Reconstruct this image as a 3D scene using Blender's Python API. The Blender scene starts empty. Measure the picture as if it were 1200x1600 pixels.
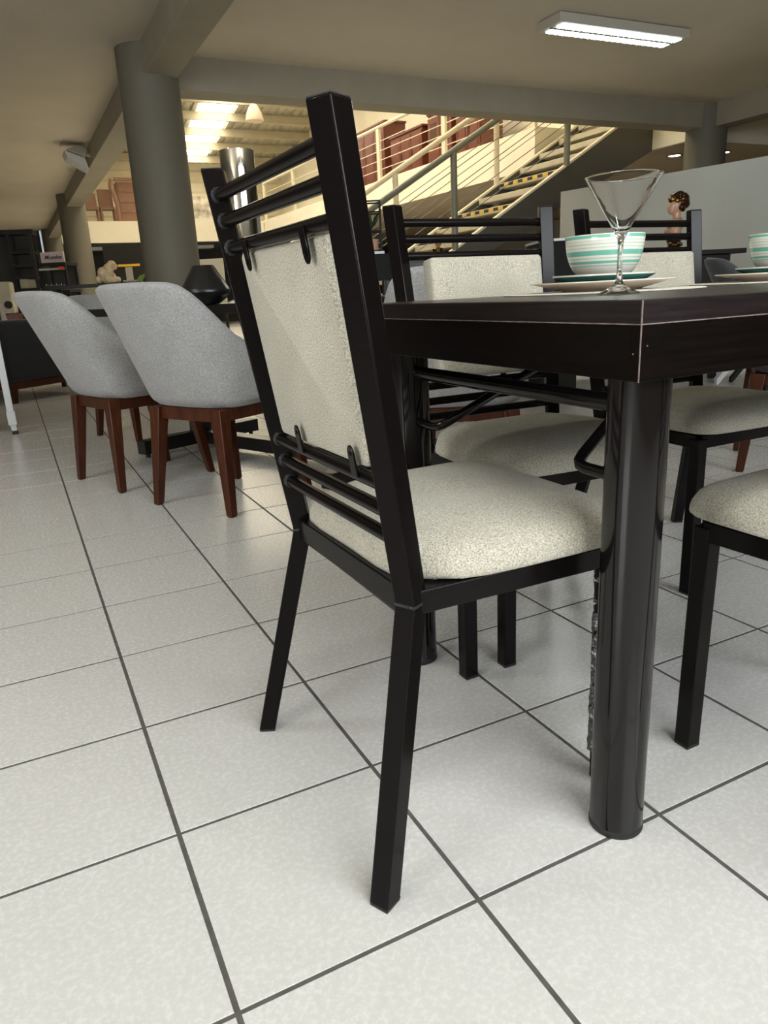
import bpy, bmesh, math, random
from mathutils import Vector, Matrix
random.seed(7)
SC = bpy.context.scene
COL = SC.collection
PI = math.pi

# ---------------------------------------------------------------- camera
CAM_POS = Vector((-0.0980, -0.6501, 0.7843))
YAW, PITCH, ROLL, FPX = 0.452434, 0.296515, -0.049680, 1128.16
fw = Vector((math.sin(YAW)*math.cos(PITCH), math.cos(YAW)*math.cos(PITCH), -math.sin(PITCH)))
r0 = Vector((math.cos(YAW), -math.sin(YAW), 0)); u0 = r0.cross(fw)
rt = r0*math.cos(ROLL) + u0*math.sin(ROLL); upv = -r0*math.sin(ROLL) + u0*math.cos(ROLL)
cd = bpy.data.cameras.new('camera'); cam = bpy.data.objects.new('camera', cd); COL.objects.link(cam)
M = Matrix.Identity(4)
for k in range(3):
    M[k][0], M[k][1], M[k][2], M[k][3] = rt[k], upv[k], -fw[k], CAM_POS[k]
cam.matrix_world = M
cd.sensor_fit = 'HORIZONTAL'; cd.sensor_width = 36.0; cd.lens = FPX/1200*36.0
cd.clip_start = 0.01; cd.clip_end = 200
SC.camera = cam

# ---------------------------------------------------------------- world, large lights, exposure
w = bpy.data.worlds.new('world'); SC.world = w; w.use_nodes = True
w.node_tree.nodes['Background'].inputs[0].default_value = (0.80, 0.88, 1.0, 1)
w.node_tree.nodes['Background'].inputs[1].default_value = 0.6
SC.view_settings.view_transform = 'Standard'
SC.view_settings.look = 'None'
SC.view_settings.exposure = 0.0
SC.view_settings.gamma = 1.0
SC.view_settings.use_curve_mapping = False
WINDOW_W = 160.0          # daylight coming in through the shop windows behind the camera
SKYLIGHT = 13.5           # radiance of the roof lights over the atrium

def area(name, loc, rot, sx, sy, power, col):
    l = bpy.data.lights.new(name, 'AREA'); l.shape = 'RECTANGLE'; l.size = sx; l.size_y = sy
    l.energy = power; l.color = col
    o = bpy.data.objects.new(name, l); o.location = loc; o.rotation_euler = rot; COL.objects.link(o)
    return o
area('window_daylight', (1.15, -2.70, 2.02), (PI/2, 0, 0), 3.4, 1.1, WINDOW_W, (0.93, 0.97, 1.0))
area('window_daylight_side', (-5.05, -1.5, 1.60), (PI/2, 0, -PI/2), 2.2, 1.6, WINDOW_W*1.05, (0.98, 0.99, 1.0))

# ---------------------------------------------------------------- materials
def new_mat(name):
    m = bpy.data.materials.new(name); m.use_nodes = True
    nt = m.node_tree; b = nt.nodes['Principled BSDF']
    return m, nt, b
def N(nt, t, **kw):
    n = nt.nodes.new(t)
    for k, v in kw.items(): setattr(n, k, v)
    return n
def coords(nt, kind='Object', scale=(1, 1, 1), rot=(0, 0, 0)):
    tc = N(nt, 'ShaderNodeTexCoord'); mp = N(nt, 'ShaderNodeMapping')
    if kind == 'World':
        g = N(nt, 'ShaderNodeNewGeometry'); nt.links.new(g.outputs['Position'], mp.inputs[0])
    else:
        nt.links.new(tc.outputs[kind], mp.inputs[0])
    mp.inputs['Scale'].default_value = scale; mp.inputs['Rotation'].default_value = rot
    return mp
def ramp(nt, stops, interp='LINEAR'):
    r = N(nt, 'ShaderNodeValToRGB'); r.color_ramp.interpolation = interp
    el = r.color_ramp.elements
    while len(el) > 1: el.remove(el[-1])
    el[0].position, el[0].color = stops[0][0], (*stops[0][1], 1)
    for p, c in stops[1:]:
        e = el.new(p); e.color = (*c, 1)
    return r
def plain(name, col, rough=0.5, metal=0.0, spec=0.5, noise=0.0, nscale=6.0, bump=0.0, bscale=60.0, coat=0.0, kind='Object'):
    m, nt, b = new_mat(name)
    b.inputs['Roughness'].default_value = rough; b.inputs['Metallic'].default_value = metal
    b.inputs['Specular IOR Level'].default_value = spec; b.inputs['Coat Weight'].default_value = coat
    b.inputs['Base Color'].default_value = (*col, 1)
    mp = coords(nt, kind)
    if noise > 0:
        n = N(nt, 'ShaderNodeTexNoise'); n.inputs['Scale'].default_value = nscale; n.inputs['Detail'].default_value = 5
        nt.links.new(mp.outputs[0], n.inputs['Vector'])
        lo = tuple(max(0, c*(1-noise)) for c in col); hi = tuple(min(1, c*(1+noise)) for c in col)
        r = ramp(nt, [(0.3, lo), (0.7, hi)]); nt.links.new(n.outputs[0], r.inputs[0]); nt.links.new(r.outputs[0], b.inputs['Base Color'])
    if bump > 0:
        n2 = N(nt, 'ShaderNodeTexNoise'); n2.inputs['Scale'].default_value = bscale; n2.inputs['Detail'].default_value = 4
        nt.links.new(mp.outputs[0], n2.inputs['Vector'])
        bp = N(nt, 'ShaderNodeBump'); bp.inputs['Strength'].default_value = bump; bp.inputs['Distance'].default_value = 0.01
        nt.links.new(n2.outputs[0], bp.inputs['Height']); nt.links.new(bp.outputs[0], b.inputs['Normal'])
    return m
def fabric(name, lo, mid, hi, scale=420.0, bump=0.5, rough=0.9, sheen=0.2):
    m, nt, b = new_mat(name)
    mp = coords(nt)
    n = N(nt, 'ShaderNodeTexNoise'); n.inputs['Scale'].default_value = scale; n.inputs['Detail'].default_value = 3; n.inputs['Roughness'].default_value = 0.7
    n2 = N(nt, 'ShaderNodeTexNoise'); n2.inputs['Scale'].default_value = 14; n2.inputs['Detail'].default_value = 3
    nt.links.new(mp.outputs[0], n.inputs['Vector']); nt.links.new(mp.outputs[0], n2.inputs['Vector'])
    r = ramp(nt, [(0.33, lo), (0.5, mid), (0.66, hi)])
    nt.links.new(n.outputs[0], r.inputs[0])
    mx = N(nt, 'ShaderNodeMix', data_type='RGBA', blend_type='MULTIPLY'); mx.inputs[0].default_value = 1
    r2 = ramp(nt, [(0.3, (0.9, 0.9, 0.9)), (0.7, (1, 1, 1))]); nt.links.new(n2.outputs[0], r2.inputs[0])
    nt.links.new(r.outputs[0], mx.inputs[6]); nt.links.new(r2.outputs[0], mx.inputs[7])
    nt.links.new(mx.outputs[2], b.inputs['Base Color'])
    b.inputs['Roughness'].default_value = rough; b.inputs['Specular IOR Level'].default_value = 0.15
    b.inputs['Sheen Weight'].default_value = sheen
    bp = N(nt, 'ShaderNodeBump'); bp.inputs['Strength'].default_value = bump; bp.inputs['Distance'].default_value = 0.002
    nt.links.new(n.outputs[0], bp.inputs['Height']); nt.links.new(bp.outputs[0], b.inputs['Normal'])
    return m
def wood(name, dark, light, scale=(3, 40, 40), rough=0.4, coat=0.0, spec=0.5, bump=0.05):
    m, nt, b = new_mat(name)
    mp = coords(nt, 'Object', scale)
    n = N(nt, 'ShaderNodeTexNoise'); n.inputs['Scale'].default_value = 2.0; n.inputs['Detail'].default_value = 8; n.inputs['Roughness'].default_value = 0.65
    nt.links.new(mp.outputs[0], n.inputs['Vector'])
    r = ramp(nt, [(0.3, dark), (0.72, light)]); nt.links.new(n.outputs[0], r.inputs[0]); nt.links.new(r.outputs[0], b.inputs['Base Color'])
    b.inputs['Roughness'].default_value = rough; b.inputs['Coat Weight'].default_value = coat; b.inputs['Specular IOR Level'].default_value = spec
    bp = N(nt, 'ShaderNodeBump'); bp.inputs['Strength'].default_value = bump; bp.inputs['Distance'].default_value = 0.01
    nt.links.new(n.outputs[0], bp.inputs['Height']); nt.links.new(bp.outputs[0], b.inputs['Normal'])
    return m
def emit(name, col, s):
    m, nt, b = new_mat(name)
    b.inputs['Base Color'].default_value = (*col, 1)
    b.inputs['Emission Color'].default_value = (*col, 1); b.inputs['Emission Strength'].default_value = s
    return m
def tile_mat():
    m, nt, b = new_mat('ceramic_tile')
    mp = coords(nt, 'World')
    a = N(nt, 'ShaderNodeTexNoise'); a.inputs['Scale'].default_value = 20; a.inputs['Detail'].default_value = 7; a.inputs['Roughness'].default_value = 0.72
    c = N(nt, 'ShaderNodeTexNoise'); c.inputs['Scale'].default_value = 120; c.inputs['Detail'].default_value = 6; c.inputs['Roughness'].default_value = 0.7
    nt.links.new(mp.outputs[0], a.inputs['Vector']); nt.links.new(mp.outputs[0], c.inputs['Vector'])
    mth = N(nt, 'ShaderNodeMath', operation='MULTIPLY_ADD'); mth.inputs[1].default_value = 0.65
    nt.links.new(c.outputs[0], mth.inputs[0])
    h = N(nt, 'ShaderNodeMath', operation='MULTIPLY'); h.inputs[1].default_value = 0.35; nt.links.new(a.outputs[0], h.inputs[0]); nt.links.new(h.outputs[0], mth.inputs[2])
    r = ramp(nt, [(0.36, (0.545, 0.54, 0.52)), (0.5, (0.58, 0.575, 0.557)), (0.62, (0.625, 0.62, 0.602))])
    nt.links.new(mth.outputs[0], r.inputs[0]); nt.links.new(r.outputs[0], b.inputs['Base Color'])
    b.inputs['Roughness'].default_value = 0.24; b.inputs['Specular IOR Level'].default_value = 0.45
    rr = ramp(nt, [(0.35, (0.20,)*3), (0.65, (0.32,)*3)]); nt.links.new(c.outputs[0], rr.inputs[0]); nt.links.new(rr.outputs[0], b.inputs['Roughness'])
    bp = N(nt, 'ShaderNodeBump'); bp.inputs['Strength'].default_value = 0.06; bp.inputs['Distance'].default_value = 0.004
    nt.links.new(a.outputs[0], bp.inputs['Height']); nt.links.new(bp.outputs[0], b.inputs['Normal'])
    return m
def band_mat(name, stops, rough=0.15, axis='Z', lo=0.0, hi=0.1, wob=0.004):
    """glazed stripes along an object axis (paint, goes round the bowl)"""
    m, nt, b = new_mat(name)
    mp = coords(nt)
    sep = N(nt, 'ShaderNodeSeparateXYZ'); nt.links.new(mp.outputs[0], sep.inputs[0])
    mps = N(nt, 'ShaderNodeTexNoise'); mps.inputs['Scale'].default_value = 9; nt.links.new(mp.outputs[0], mps.inputs['Vector'])
    ad = N(nt, 'ShaderNodeMath', operation='MULTIPLY_ADD'); ad.inputs[1].default_value = wob
    nt.links.new(mps.outputs[0], ad.inputs[0]); nt.links.new(sep.outputs[axis], ad.inputs[2])
    mr = N(nt, 'ShaderNodeMapRange'); mr.inputs[1].default_value = lo; mr.inputs[2].default_value = hi
    nt.links.new(ad.outputs[0], mr.inputs[0])
    r = ramp(nt, stops, 'CONSTANT'); nt.links.new(mr.outputs[0], r.inputs[0]); nt.links.new(r.outputs[0], b.inputs['Base Color'])
    b.inputs['Roughness'].default_value = rough
    return m
def glass_mat(name, col=(1, 1, 1), rough=0.0):
    m, nt, b = new_mat(name)
    b.inputs['Base Color'].default_value = (*col, 1); b.inputs['Transmission Weight'].default_value = 1
    b.inputs['Roughness'].default_value = rough; b.inputs['IOR'].default_value = 1.47
    return m

MT = {}
MT['tile'] = tile_mat()
MT['grout'] = plain('grout', (0.085, 0.08, 0.072), 0.85, noise=0.25, nscale=40, kind='World')
MT['ceiling'] = plain('ceiling_paint', (0.62, 0.555, 0.44), 0.75, noise=0.05, nscale=1.2, bump=0.15, bscale=30, kind='World')
MT['beam'] = plain('beam_paint', (0.31, 0.28, 0.21), 0.7, noise=0.06, nscale=3, bump=0.2, bscale=25, kind='World')
MT['column'] = plain('column_paint', (0.145, 0.133, 0.098), 0.6, noise=0.04, nscale=3, bump=0.08, bscale=20, kind='World')
MT['cream'] = plain('cream_wall_paint', (0.76, 0.71, 0.575), 0.8, noise=0.04, nscale=1.5, kind='World')
MT['wall'] = plain('grey_wall_paint', (0.30, 0.28, 0.24), 0.8, noise=0.05, nscale=1.5, kind='World')
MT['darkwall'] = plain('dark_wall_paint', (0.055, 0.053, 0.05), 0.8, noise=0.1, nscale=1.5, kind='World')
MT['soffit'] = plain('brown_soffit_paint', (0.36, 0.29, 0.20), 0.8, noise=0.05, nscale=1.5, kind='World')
MT['panel'] = plain('pale_grey_partition_paint', (0.36, 0.365, 0.335), 0.6, noise=0.03, nscale=2)
MT['roofmetal'] = plain('roof_sheet_metal', (0.42, 0.40, 0.33), 0.5, metal=0.3, noise=0.12, nscale=2, kind='World')
MT['purlin'] = plain('purlin_paint', (0.42, 0.38, 0.28), 0.6, noise=0.08, nscale=3, kind='World')
MT['skylight'] = emit('skylight_sheet', (1.0, 0.90, 0.71), SKYLIGHT)
MT['tube_light'] = emit('tube_light', (0.85, 1.0, 0.97), 14.0)
MT['downlight'] = emit('downlight_lens', (1.0, 0.97, 0.9), 12.0)
MT['metal'] = plain('black_powder_coat', (0.0048, 0.0036, 0.0036), 0.20, spec=0.13, bump=0.015, bscale=300)
MT['leg_metal'] = plain('gloss_black_tube', (0.0055, 0.0042, 0.0042), 0.11, spec=0.4)
MT['weld'] = plain('weld_bead', (0.03, 0.03, 0.032), 0.35, metal=0.4, bump=0.6, bscale=200)
MT['plug'] = plain('black_plastic_plug', (0.008, 0.008, 0.008), 0.6)
MT['beige'] = fabric('beige_chenille', (0.26, 0.245, 0.19), (0.475, 0.45, 0.365), (0.69, 0.66, 0.56), 430, 0.8)
MT['underlay'] = plain('black_underlay', (0.008, 0.008, 0.008), 0.95)
MT['grey'] = fabric('grey_woven_wool', (0.225, 0.228, 0.23), (0.305, 0.305, 0.302), (0.40, 0.396, 0.39), 210, 0.25)
MT['darkgrey'] = fabric('charcoal_fabric', (0.03, 0.033, 0.037), (0.045, 0.048, 0.052), (0.06, 0.063, 0.068), 200, 0.25)
MT['sofa'] = fabric('dark_slate_fabric', (0.012, 0.0125, 0.014), (0.018, 0.019, 0.021), (0.025, 0.026, 0.028), 160, 0.2)
MT['walnut'] = wood('walnut_stain', (0.030, 0.0075, 0.003), (0.080, 0.023, 0.009), (30, 30, 3), 0.32, spec=0.25)
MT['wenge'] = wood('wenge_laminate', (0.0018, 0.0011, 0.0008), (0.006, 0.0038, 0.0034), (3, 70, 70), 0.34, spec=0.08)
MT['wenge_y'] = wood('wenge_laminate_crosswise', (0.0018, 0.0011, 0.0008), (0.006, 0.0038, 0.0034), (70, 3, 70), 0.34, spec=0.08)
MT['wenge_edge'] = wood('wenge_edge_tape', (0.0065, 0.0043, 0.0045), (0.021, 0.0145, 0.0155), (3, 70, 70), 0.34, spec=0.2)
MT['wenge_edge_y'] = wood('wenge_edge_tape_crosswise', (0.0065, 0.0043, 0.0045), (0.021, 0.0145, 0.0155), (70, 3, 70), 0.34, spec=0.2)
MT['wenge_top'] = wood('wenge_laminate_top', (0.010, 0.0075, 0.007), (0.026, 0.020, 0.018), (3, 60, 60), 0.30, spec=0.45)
MT['worn_lit_edge'] = plain('worn_and_lit_laminate_edge', (0.15, 0.12, 0.11), 0.7, noise=0.5, nscale=60)  # wear at the corner; on the ledge it paints caught light
MT['blackwood'] = wood('black_stained_wood', (0.006, 0.005, 0.005), (0.014, 0.012, 0.011), (3, 30, 30), 0.35)
MT['ceramic'] = plain('ivory_glaze', (0.70, 0.66, 0.58), 0.12, spec=0.5)
MT['ceramic_out'] = plain('sand_glaze', (0.66, 0.56, 0.46), 0.2, spec=0.5)
MT['green'] = plain('sea_green_glaze', (0.14, 0.42, 0.33), 0.15, noise=0.15, nscale=30)
W_, G_, L_ = (0.74, 0.72, 0.63), (0.16, 0.45, 0.35), (0.42, 0.56, 0.48)
MT['bowl'] = band_mat('striped_glaze', [(0, W_), (0.34, L_), (0.37, W_), (0.40, G_), (0.455, W_), (0.50, L_), (0.52, W_), (0.57, G_), (0.67, W_), (0.72, L_), (0.735, W_), (0.79, L_), (0.81, W_), (0.86, L_), (0.875, W_), (0.925, G_), (0.985, W_)], 0.12, 'Z', 0.0, 0.0855, 0.0016)
MT['placemat'] = fabric('cream_placemat_weave', (0.55, 0.50, 0.42), (0.66, 0.61, 0.52), (0.75, 0.70, 0.61), 500, 0.3)
MT['glass'] = glass_mat('clear_glass')
MT['chrome'] = plain('chrome', (0.62, 0.60, 0.55), 0.06, metal=1.0, noise=0.1, nscale=8)
MT['black_gloss'] = plain('black_satin_ceramic', (0.006, 0.006, 0.006), 0.28)
MT['white'] = plain('white_powder_coat', (0.62, 0.64, 0.65), 0.4)
MT['fixture_white'] = plain('fixture_enamel', (0.46, 0.43, 0.37), 0.5)
MT['whiteboard'] = plain('cream_board', (0.72, 0.66, 0.52), 0.7)
MT['sign'] = plain('pale_pink_sign_board', (0.62, 0.50, 0.48), 0.6)
MT['ink'] = plain('dark_sign_ink', (0.03, 0.015, 0.015), 0.7)
MT['redwood'] = wood('cherry_stain', (0.085, 0.020, 0.011), (0.17, 0.045, 0.025), (20, 20, 3), 0.35)
MT['cabinet_glass'] = plain('cabinet_pane', (0.10, 0.06, 0.045), 0.08, spec=0.8)
MT['brownwood'] = wood('light_brown_wood', (0.22, 0.115, 0.075), (0.31, 0.17, 0.115), (20, 20, 3), 0.45)
MT['rail_steel'] = plain('grey_green_railing_paint', (0.17, 0.17, 0.125), 0.4, spec=0.5)
MT['rail_pale'] = plain('cream_railing_paint', (0.66, 0.60, 0.45), 0.45)
MT['cable'] = plain('steel_cable', (0.20, 0.185, 0.14), 0.5, metal=0.0)
MT['tread'] = plain('concrete_tread', (0.50, 0.46, 0.36), 0.8, noise=0.1, nscale=8)
MT['stair_dark'] = plain('dark_stair_plate', (0.075, 0.07, 0.058), 0.6)
MT['tape'] = plain('yellow_tape', (0.65, 0.42, 0.05), 0.6)
MT['tape_black'] = plain('black_tape', (0.015, 0.015, 0.015), 0.6)
MT['orange'] = plain('orange_plastic', (0.75, 0.10, 0.05), 0.5)
MT['yellow'] = plain('yellow_strip_paint', (0.70, 0.40, 0.03), 0.5)
MT['box'] = plain('pale_cardboard', (0.48, 0.46, 0.38), 0.8, noise=0.1)
MT['plush'] = plain('tan_plush', (0.80, 0.60, 0.36), 0.95, noise=0.3, nscale=18, bump=1.0, bscale=60)
MT['leaf'] = plain('bright_leaf', (0.22, 0.40, 0.02), 0.5)
MT['plant'] = plain('dark_plant_leaf', (0.03, 0.07, 0.025), 0.5)
MT['skin'] = plain('painted_porcelain_skin', (0.55, 0.33, 0.22), 0.25)
MT['gold'] = plain('polished_gold_leaf', (0.36, 0.21, 0.05), 0.18, metal=1.0)
MT['bronze'] = plain('dark_bronze_hair', (0.055, 0.022, 0.008), 0.2, metal=0.5)
MT['straw'] = plain('dry_straw', (0.35, 0.20, 0.07), 0.8)
MT['film'] = plain('crinkled_plastic_film', (0.02, 0.02, 0.022), 0.10, spec=1.0, bump=1.0, bscale=90)
_nt = MT['film'].node_tree; _mp = coords(_nt, 'Object', (90, 90, 160), (0.5, 0.3, 0)); _n = N(_nt, 'ShaderNodeTexNoise'); _n.inputs['Scale'].default_value = 1.0; _n.inputs['Detail'].default_value = 3
_nt.links.new(_mp.outputs[0], _n.inputs['Vector']); _r = ramp(_nt, [(0.56, (0.015, 0.015, 0.016)), (0.66, (0.45, 0.45, 0.46))])  # pale streaks paint the crinkle highlights into the film colour
_nt.links.new(_n.outputs[0], _r.inputs[0]); _nt.links.new(_r.outputs[0], _nt.nodes['Principled BSDF'].inputs['Base Color'])
MT['lampglass'] = plain('ribbed_pendant_acrylic', (0.62, 0.50, 0.38), 0.25)
MT['pillow'] = band_mat('striped_pillow_cloth', [(0, (0.55, 0.5, 0.45)), (0.3, (0.08, 0.08, 0.09)), (0.36, (0.55, 0.5, 0.45)), (0.5, (0.08, 0.08, 0.09)), (0.56, (0.55, 0.5, 0.45)), (0.72, (0.1, 0.1, 0.1)), (0.8, (0.55, 0.5, 0.45))], 0.9, 'X', -0.22, 0.22, 0.0)

# ---------------------------------------------------------------- mesh helpers
class MB:
    def __init__(s): s.v = []; s.f = []
    def add(s, vs, fs):
        o = len(s.v); s.v += [tuple(p) for p in vs]; s.f += [tuple(i+o for i in q) for q in fs]; return s
    def box(s, c, d, rz=0.0):
        x, y, z = (d[0]/2, d[1]/2, d[2]/2); cs, sn = math.cos(rz), math.sin(rz)
        vs = []
        for sz in (-1, 1):
            for sx, sy in ((-1, -1), (1, -1), (1, 1), (-1, 1)):
                a, b = sx*x, sy*y
                vs.append((c[0]+a*cs-b*sn, c[1]+a*sn+b*cs, c[2]+sz*z))
        return s.add(vs, [(3, 2, 1, 0), (4, 5, 6, 7), (0, 1, 5, 4), (1, 2, 6, 5), (2, 3, 7, 6), (3, 0, 4, 7)])
    def b2(s, lo, hi):
        return s.box(tuple((lo[i]+hi[i])/2 for i in range(3)), tuple(hi[i]-lo[i] for i in range(3)))
    def rings(s, rings, caps=True, closed=True):
        n = len(rings[0]); vs = [p for r in rings for p in r]; fs = []
        for i in range(len(rings)-1):
            for j in range(n if closed else n-1):
                k = (j+1) % n
                fs.append((i*n+j, i*n+k, (i+1)*n+k, (i+1)*n+j))
        if caps and closed:
            fs.append(tuple(range(n-1, -1, -1))); fs.append(tuple(range((len(rings)-1)*n, len(rings)*n)))
        return s.add(vs, fs)
    def tube(s, path, r, seg=10, caps=True, rad=None):
        P = [Vector(p) for p in path]; rings = []
        prev = None
        for i, p in enumerate(P):
            t = (P[min(i+1, len(P)-1)]-P[max(i-1, 0)]).normalized()
            if prev is None:
                a = Vector((0, 0, 1)) if abs(t.z) < 0.9 else Vector((1, 0, 0))
                nrm = t.cross(a).normalized()
            else:
                nrm = (prev - t*prev.dot(t)).normalized()
            prev = nrm; bn = t.cross(nrm)
            rr = rad[i] if rad else r
            rings.append([tuple(p+(nrm*math.cos(2*PI*k/seg)+bn*math.sin(2*PI*k/seg))*rr) for k in range(seg)])
        return s.rings(rings, caps)
    def sq(s, path, half, th=0.0):
        """square tube with horizontal sections, half may be a list"""
        rings = []
        for i, p in enumerate(path):
            h = half[i] if isinstance(half, (list, tuple)) else half
            cs, sn = math.cos(th), math.sin(th)
            rings.append([(p[0]+(a*cs-b*sn)*h, p[1]+(a*sn+b*cs)*h, p[2]) for a, b in ((-1, -1), (1, -1), (1, 1), (-1, 1))])
        return s.rings(rings)
    def lathe(s, prof, seg=32, c=(0, 0, 0)):
        rings = []
        for r, z in prof:
            rings.append([(c[0]+max(r, 1e-4)*math.cos(2*PI*k/seg), c[1]+max(r, 1e-4)*math.sin(2*PI*k/seg), c[2]+z) for k in range(seg)])
        return s.rings(rings, True)
    def ball(s, c, r, seg=12, ring=8):
        r = (r, r, r) if not isinstance(r, (tuple, list)) else r
        rings = []
        for i in range(ring+1):
            t = PI*i/ring; q = max(math.sin(t), 1e-3)
            rings.append([(c[0]+r[0]*q*math.cos(2*PI*k/seg), c[1]+r[1]*q*math.sin(2*PI*k/seg), c[2]-r[2]*math.cos(t)) for k in range(seg)])
        return s.rings(rings)
    def mesh(s, name, smooth=True, ang=35):
        m = bpy.data.meshes.new(name); m.from_pydata(s.v, [], s.f); m.validate()
        bm = bmesh.new(); bm.from_mesh(m); bmesh.ops.recalc_face_normals(bm, faces=bm.faces); bm.to_mesh(m); bm.free()
        if smooth:
            m.polygons.foreach_set('use_smooth', [True]*len(m.polygons)); m.set_sharp_from_angle(angle=math.radians(ang))
        m.update(); return m
    def build(s, name, mat, parent=None, loc=(0, 0, 0), rot=(0, 0, 0), bevel=0.0, seg=2, smooth=True, ang=35, sub=0, remesh=0.0):
        m = s.mesh(name, smooth, ang); m.materials.append(MT[mat] if isinstance(mat, str) else mat)
        return place(name, m, parent, loc, rot, bevel, seg, sub, remesh)
def place(name, m, parent=None, loc=(0, 0, 0), rot=(0, 0, 0), bevel=0.0, seg=2, sub=0, remesh=0.0):
    o = bpy.data.objects.new(name, m); COL.objects.link(o); o.location = loc; o.rotation_euler = rot
    if parent is not None: o.parent = parent
    if bevel > 0:
        b = o.modifiers.new('bevel', 'BEVEL'); b.width = bevel; b.segments = seg; b.limit_method = 'ANGLE'; b.angle_limit = math.radians(40); b.harden_normals = False
    if remesh > 0:
        q = o.modifiers.new('remesh', 'REMESH'); q.mode = 'VOXEL'; q.voxel_size = remesh; q.use_smooth_shade = True
        q = o.modifiers.new('smooth', 'SMOOTH'); q.iterations = 4; q.factor = 0.5
    if sub > 0:
        q = o.modifiers.new('sub', 'SUBSURF'); q.levels = sub; q.render_levels = sub
    return o
def thing(name, label, cat, loc=(0, 0, 0), rz=0.0, group=None):
    o = bpy.data.objects.new(name, None); COL.objects.link(o); o.location = loc; o.rotation_euler = (0, 0, rz)
    o.empty_display_size = 0.1; tag(o, label, cat, group); return o
def tag(o, label, cat, group=None):
    o['label'] = label; o['category'] = cat
    if group: o['group'] = group
    return o
def struct(o): o['kind'] = 'structure'; return o
def copy_tree(o, parent=None):
    c = o.copy(); COL.objects.link(c)
    if parent is not None: c.parent = parent
    for ch in [q for q in bpy.data.objects if q.parent == o]: copy_tree(ch, c)
    return c
def dup(o, loc, rz, label):
    c = copy_tree(o); c.location = loc; c.rotation_euler = (0, 0, rz); c['label'] = label; return c
def rrect(w, h, r, n=5):
    """rounded rectangle outline, counter-clockwise"""
    out = []
    for cx, cy, a0 in ((w/2-r, h/2-r, 0), (-w/2+r, h/2-r, PI/2), (-w/2+r, -h/2+r, PI), (w/2-r, -h/2+r, 1.5*PI)):
        for k in range(n+1):
            a = a0+PI/2*k/n; out.append((cx+r*math.cos(a), cy+r*math.sin(a)))
    return out

# ---------------------------------------------------------------- floor with single tiles
T = 0.33
fl = struct(MB().b2((-5.4, -3.1, -0.12), (14, 27, -0.0011)).build('floor', 'grout', smooth=False))
GX, GY = 0.0072, 0.0062
def tile_geo(mb, x0, y0):
    x1, y1 = x0+T-GX, y0+T-GY; e = 0.0007
    mb.add([(x0, y0, -0.006), (x1, y0, -0.006), (x1, y1, -0.006), (x0, y1, -0.006),
            (x0, y0, -0.0005), (x1, y0, -0.0005), (x1, y1, -0.0005), (x0, y1, -0.0005),
            (x0+e, y0+e, 0), (x1-e, y0+e, 0), (x1-e, y1-e, 0), (x0+e, y1-e, 0)],
           [(0, 1, 5, 4), (1, 2, 6, 5), (2, 3, 7, 6), (3, 0, 4, 7), (4, 5, 9, 8), (5, 6, 10, 9), (6, 7, 11, 10), (7, 4, 8, 11), (8, 9, 10, 11)])
def to_px(p):
    d = Vector(p)-CAM_POS; z = d.dot(fw)
    return (600+FPX*d.dot(rt)/z, 800-FPX*d.dot(upv)/z, z)
cells = []
for i in range(-15, 42):
    for j in range(-8, 81):
        px, py, z = to_px(((i+.5)*T, (j+.5)*T, 0))
        vis = z > 0.2 and -150 < px < 1350 and -100 < py < 1780
        cells.append(((0 if vis else 1, z if z > 0 else 99-z), i, j))
cells.sort()
tb = MB(); tile_geo(tb, 0, 0); tm = tb.mesh('tile', False); tm.materials.append(MT['tile'])
for _, i, j in cells[:300]:
    place('tile', tm, fl, (i*T+GX/2, j*T+GY/2, random.uniform(-0.0004, 0.0004)))
far = MB()
for _, i, j in cells[300:]:
    tile_geo(far, i*T+GX/2, j*T+GY/2)
fo = far.build('tile_field', 'tile', fl, smooth=False); fo['kind'] = 'stuff'

# ---------------------------------------------------------------- building shell
CEIL = 2.79
struct(MB().b2((-5.4, -3.1, CEIL), (14, 6.5, 3.0)).b2((-5.4, 6.5, CEIL), (1.32, 22.2, 3.0)).build('ceiling', 'ceiling', smooth=False))
def wall(name, lo, hi, mat, **k): return struct(MB().b2(lo, hi).build(name, mat, smooth=False, **k))
# front wall with shop windows (behind the camera)
FY, LX = -2.88, -5.2
struct(MB().b2((LX, FY-.1, 0), (14, FY+.05, 1.42)).b2((LX, FY-.1, 2.6), (14, FY+.05, CEIL)).b2((LX, FY-.1, 1.42), (-.6, FY+.05, 2.6)).b2((2.91, FY-.1, 1.42), (14, FY+.05, 2.6)).build('wall_front', 'wall', smooth=False))
def window(n, lo, hi, axis):
    fr = MB(); t = 0.06
    if axis == 'x':
        fr.b2((lo[0], lo[1]-.03, lo[2]), (lo[0]+t, lo[1]+.03, hi[2])).b2((hi[0]-t, lo[1]-.03, lo[2]), (hi[0], lo[1]+.03, hi[2]))
        fr.b2((lo[0], lo[1]-.03, lo[2]), (hi[0], lo[1]+.03, lo[2]+t)).b2((lo[0], lo[1]-.03, hi[2]-t), (hi[0], lo[1]+.03, hi[2]))
        g = MB().b2((lo[0]+t, lo[1]-.004, lo[2]+t), (hi[0]-t, lo[1]+.004, hi[2]-t))
    else:
        fr.b2((lo[0]-.03, lo[1], lo[2]), (lo[0]+.03, lo[1]+t, hi[2])).b2((lo[0]-.03, hi[1]-t, lo[2]), (lo[0]+.03, hi[1], hi[2]))
        fr.b2((lo[0]-.03, lo[1], lo[2]), (lo[0]+.03, hi[1], lo[2]+t)).b2((lo[0]-.03, lo[1], hi[2]-t), (lo[0]+.03, hi[1], hi[2]))
        g = MB().b2((lo[0]-.004, lo[1]+t, lo[2]+t), (lo[0]+.004, hi[1]-t, hi[2]-t))
    o = struct(fr.build('window_%d' % n, 'metal', smooth=False)); g.build('pane', 'glass', o, smooth=False)
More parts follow.
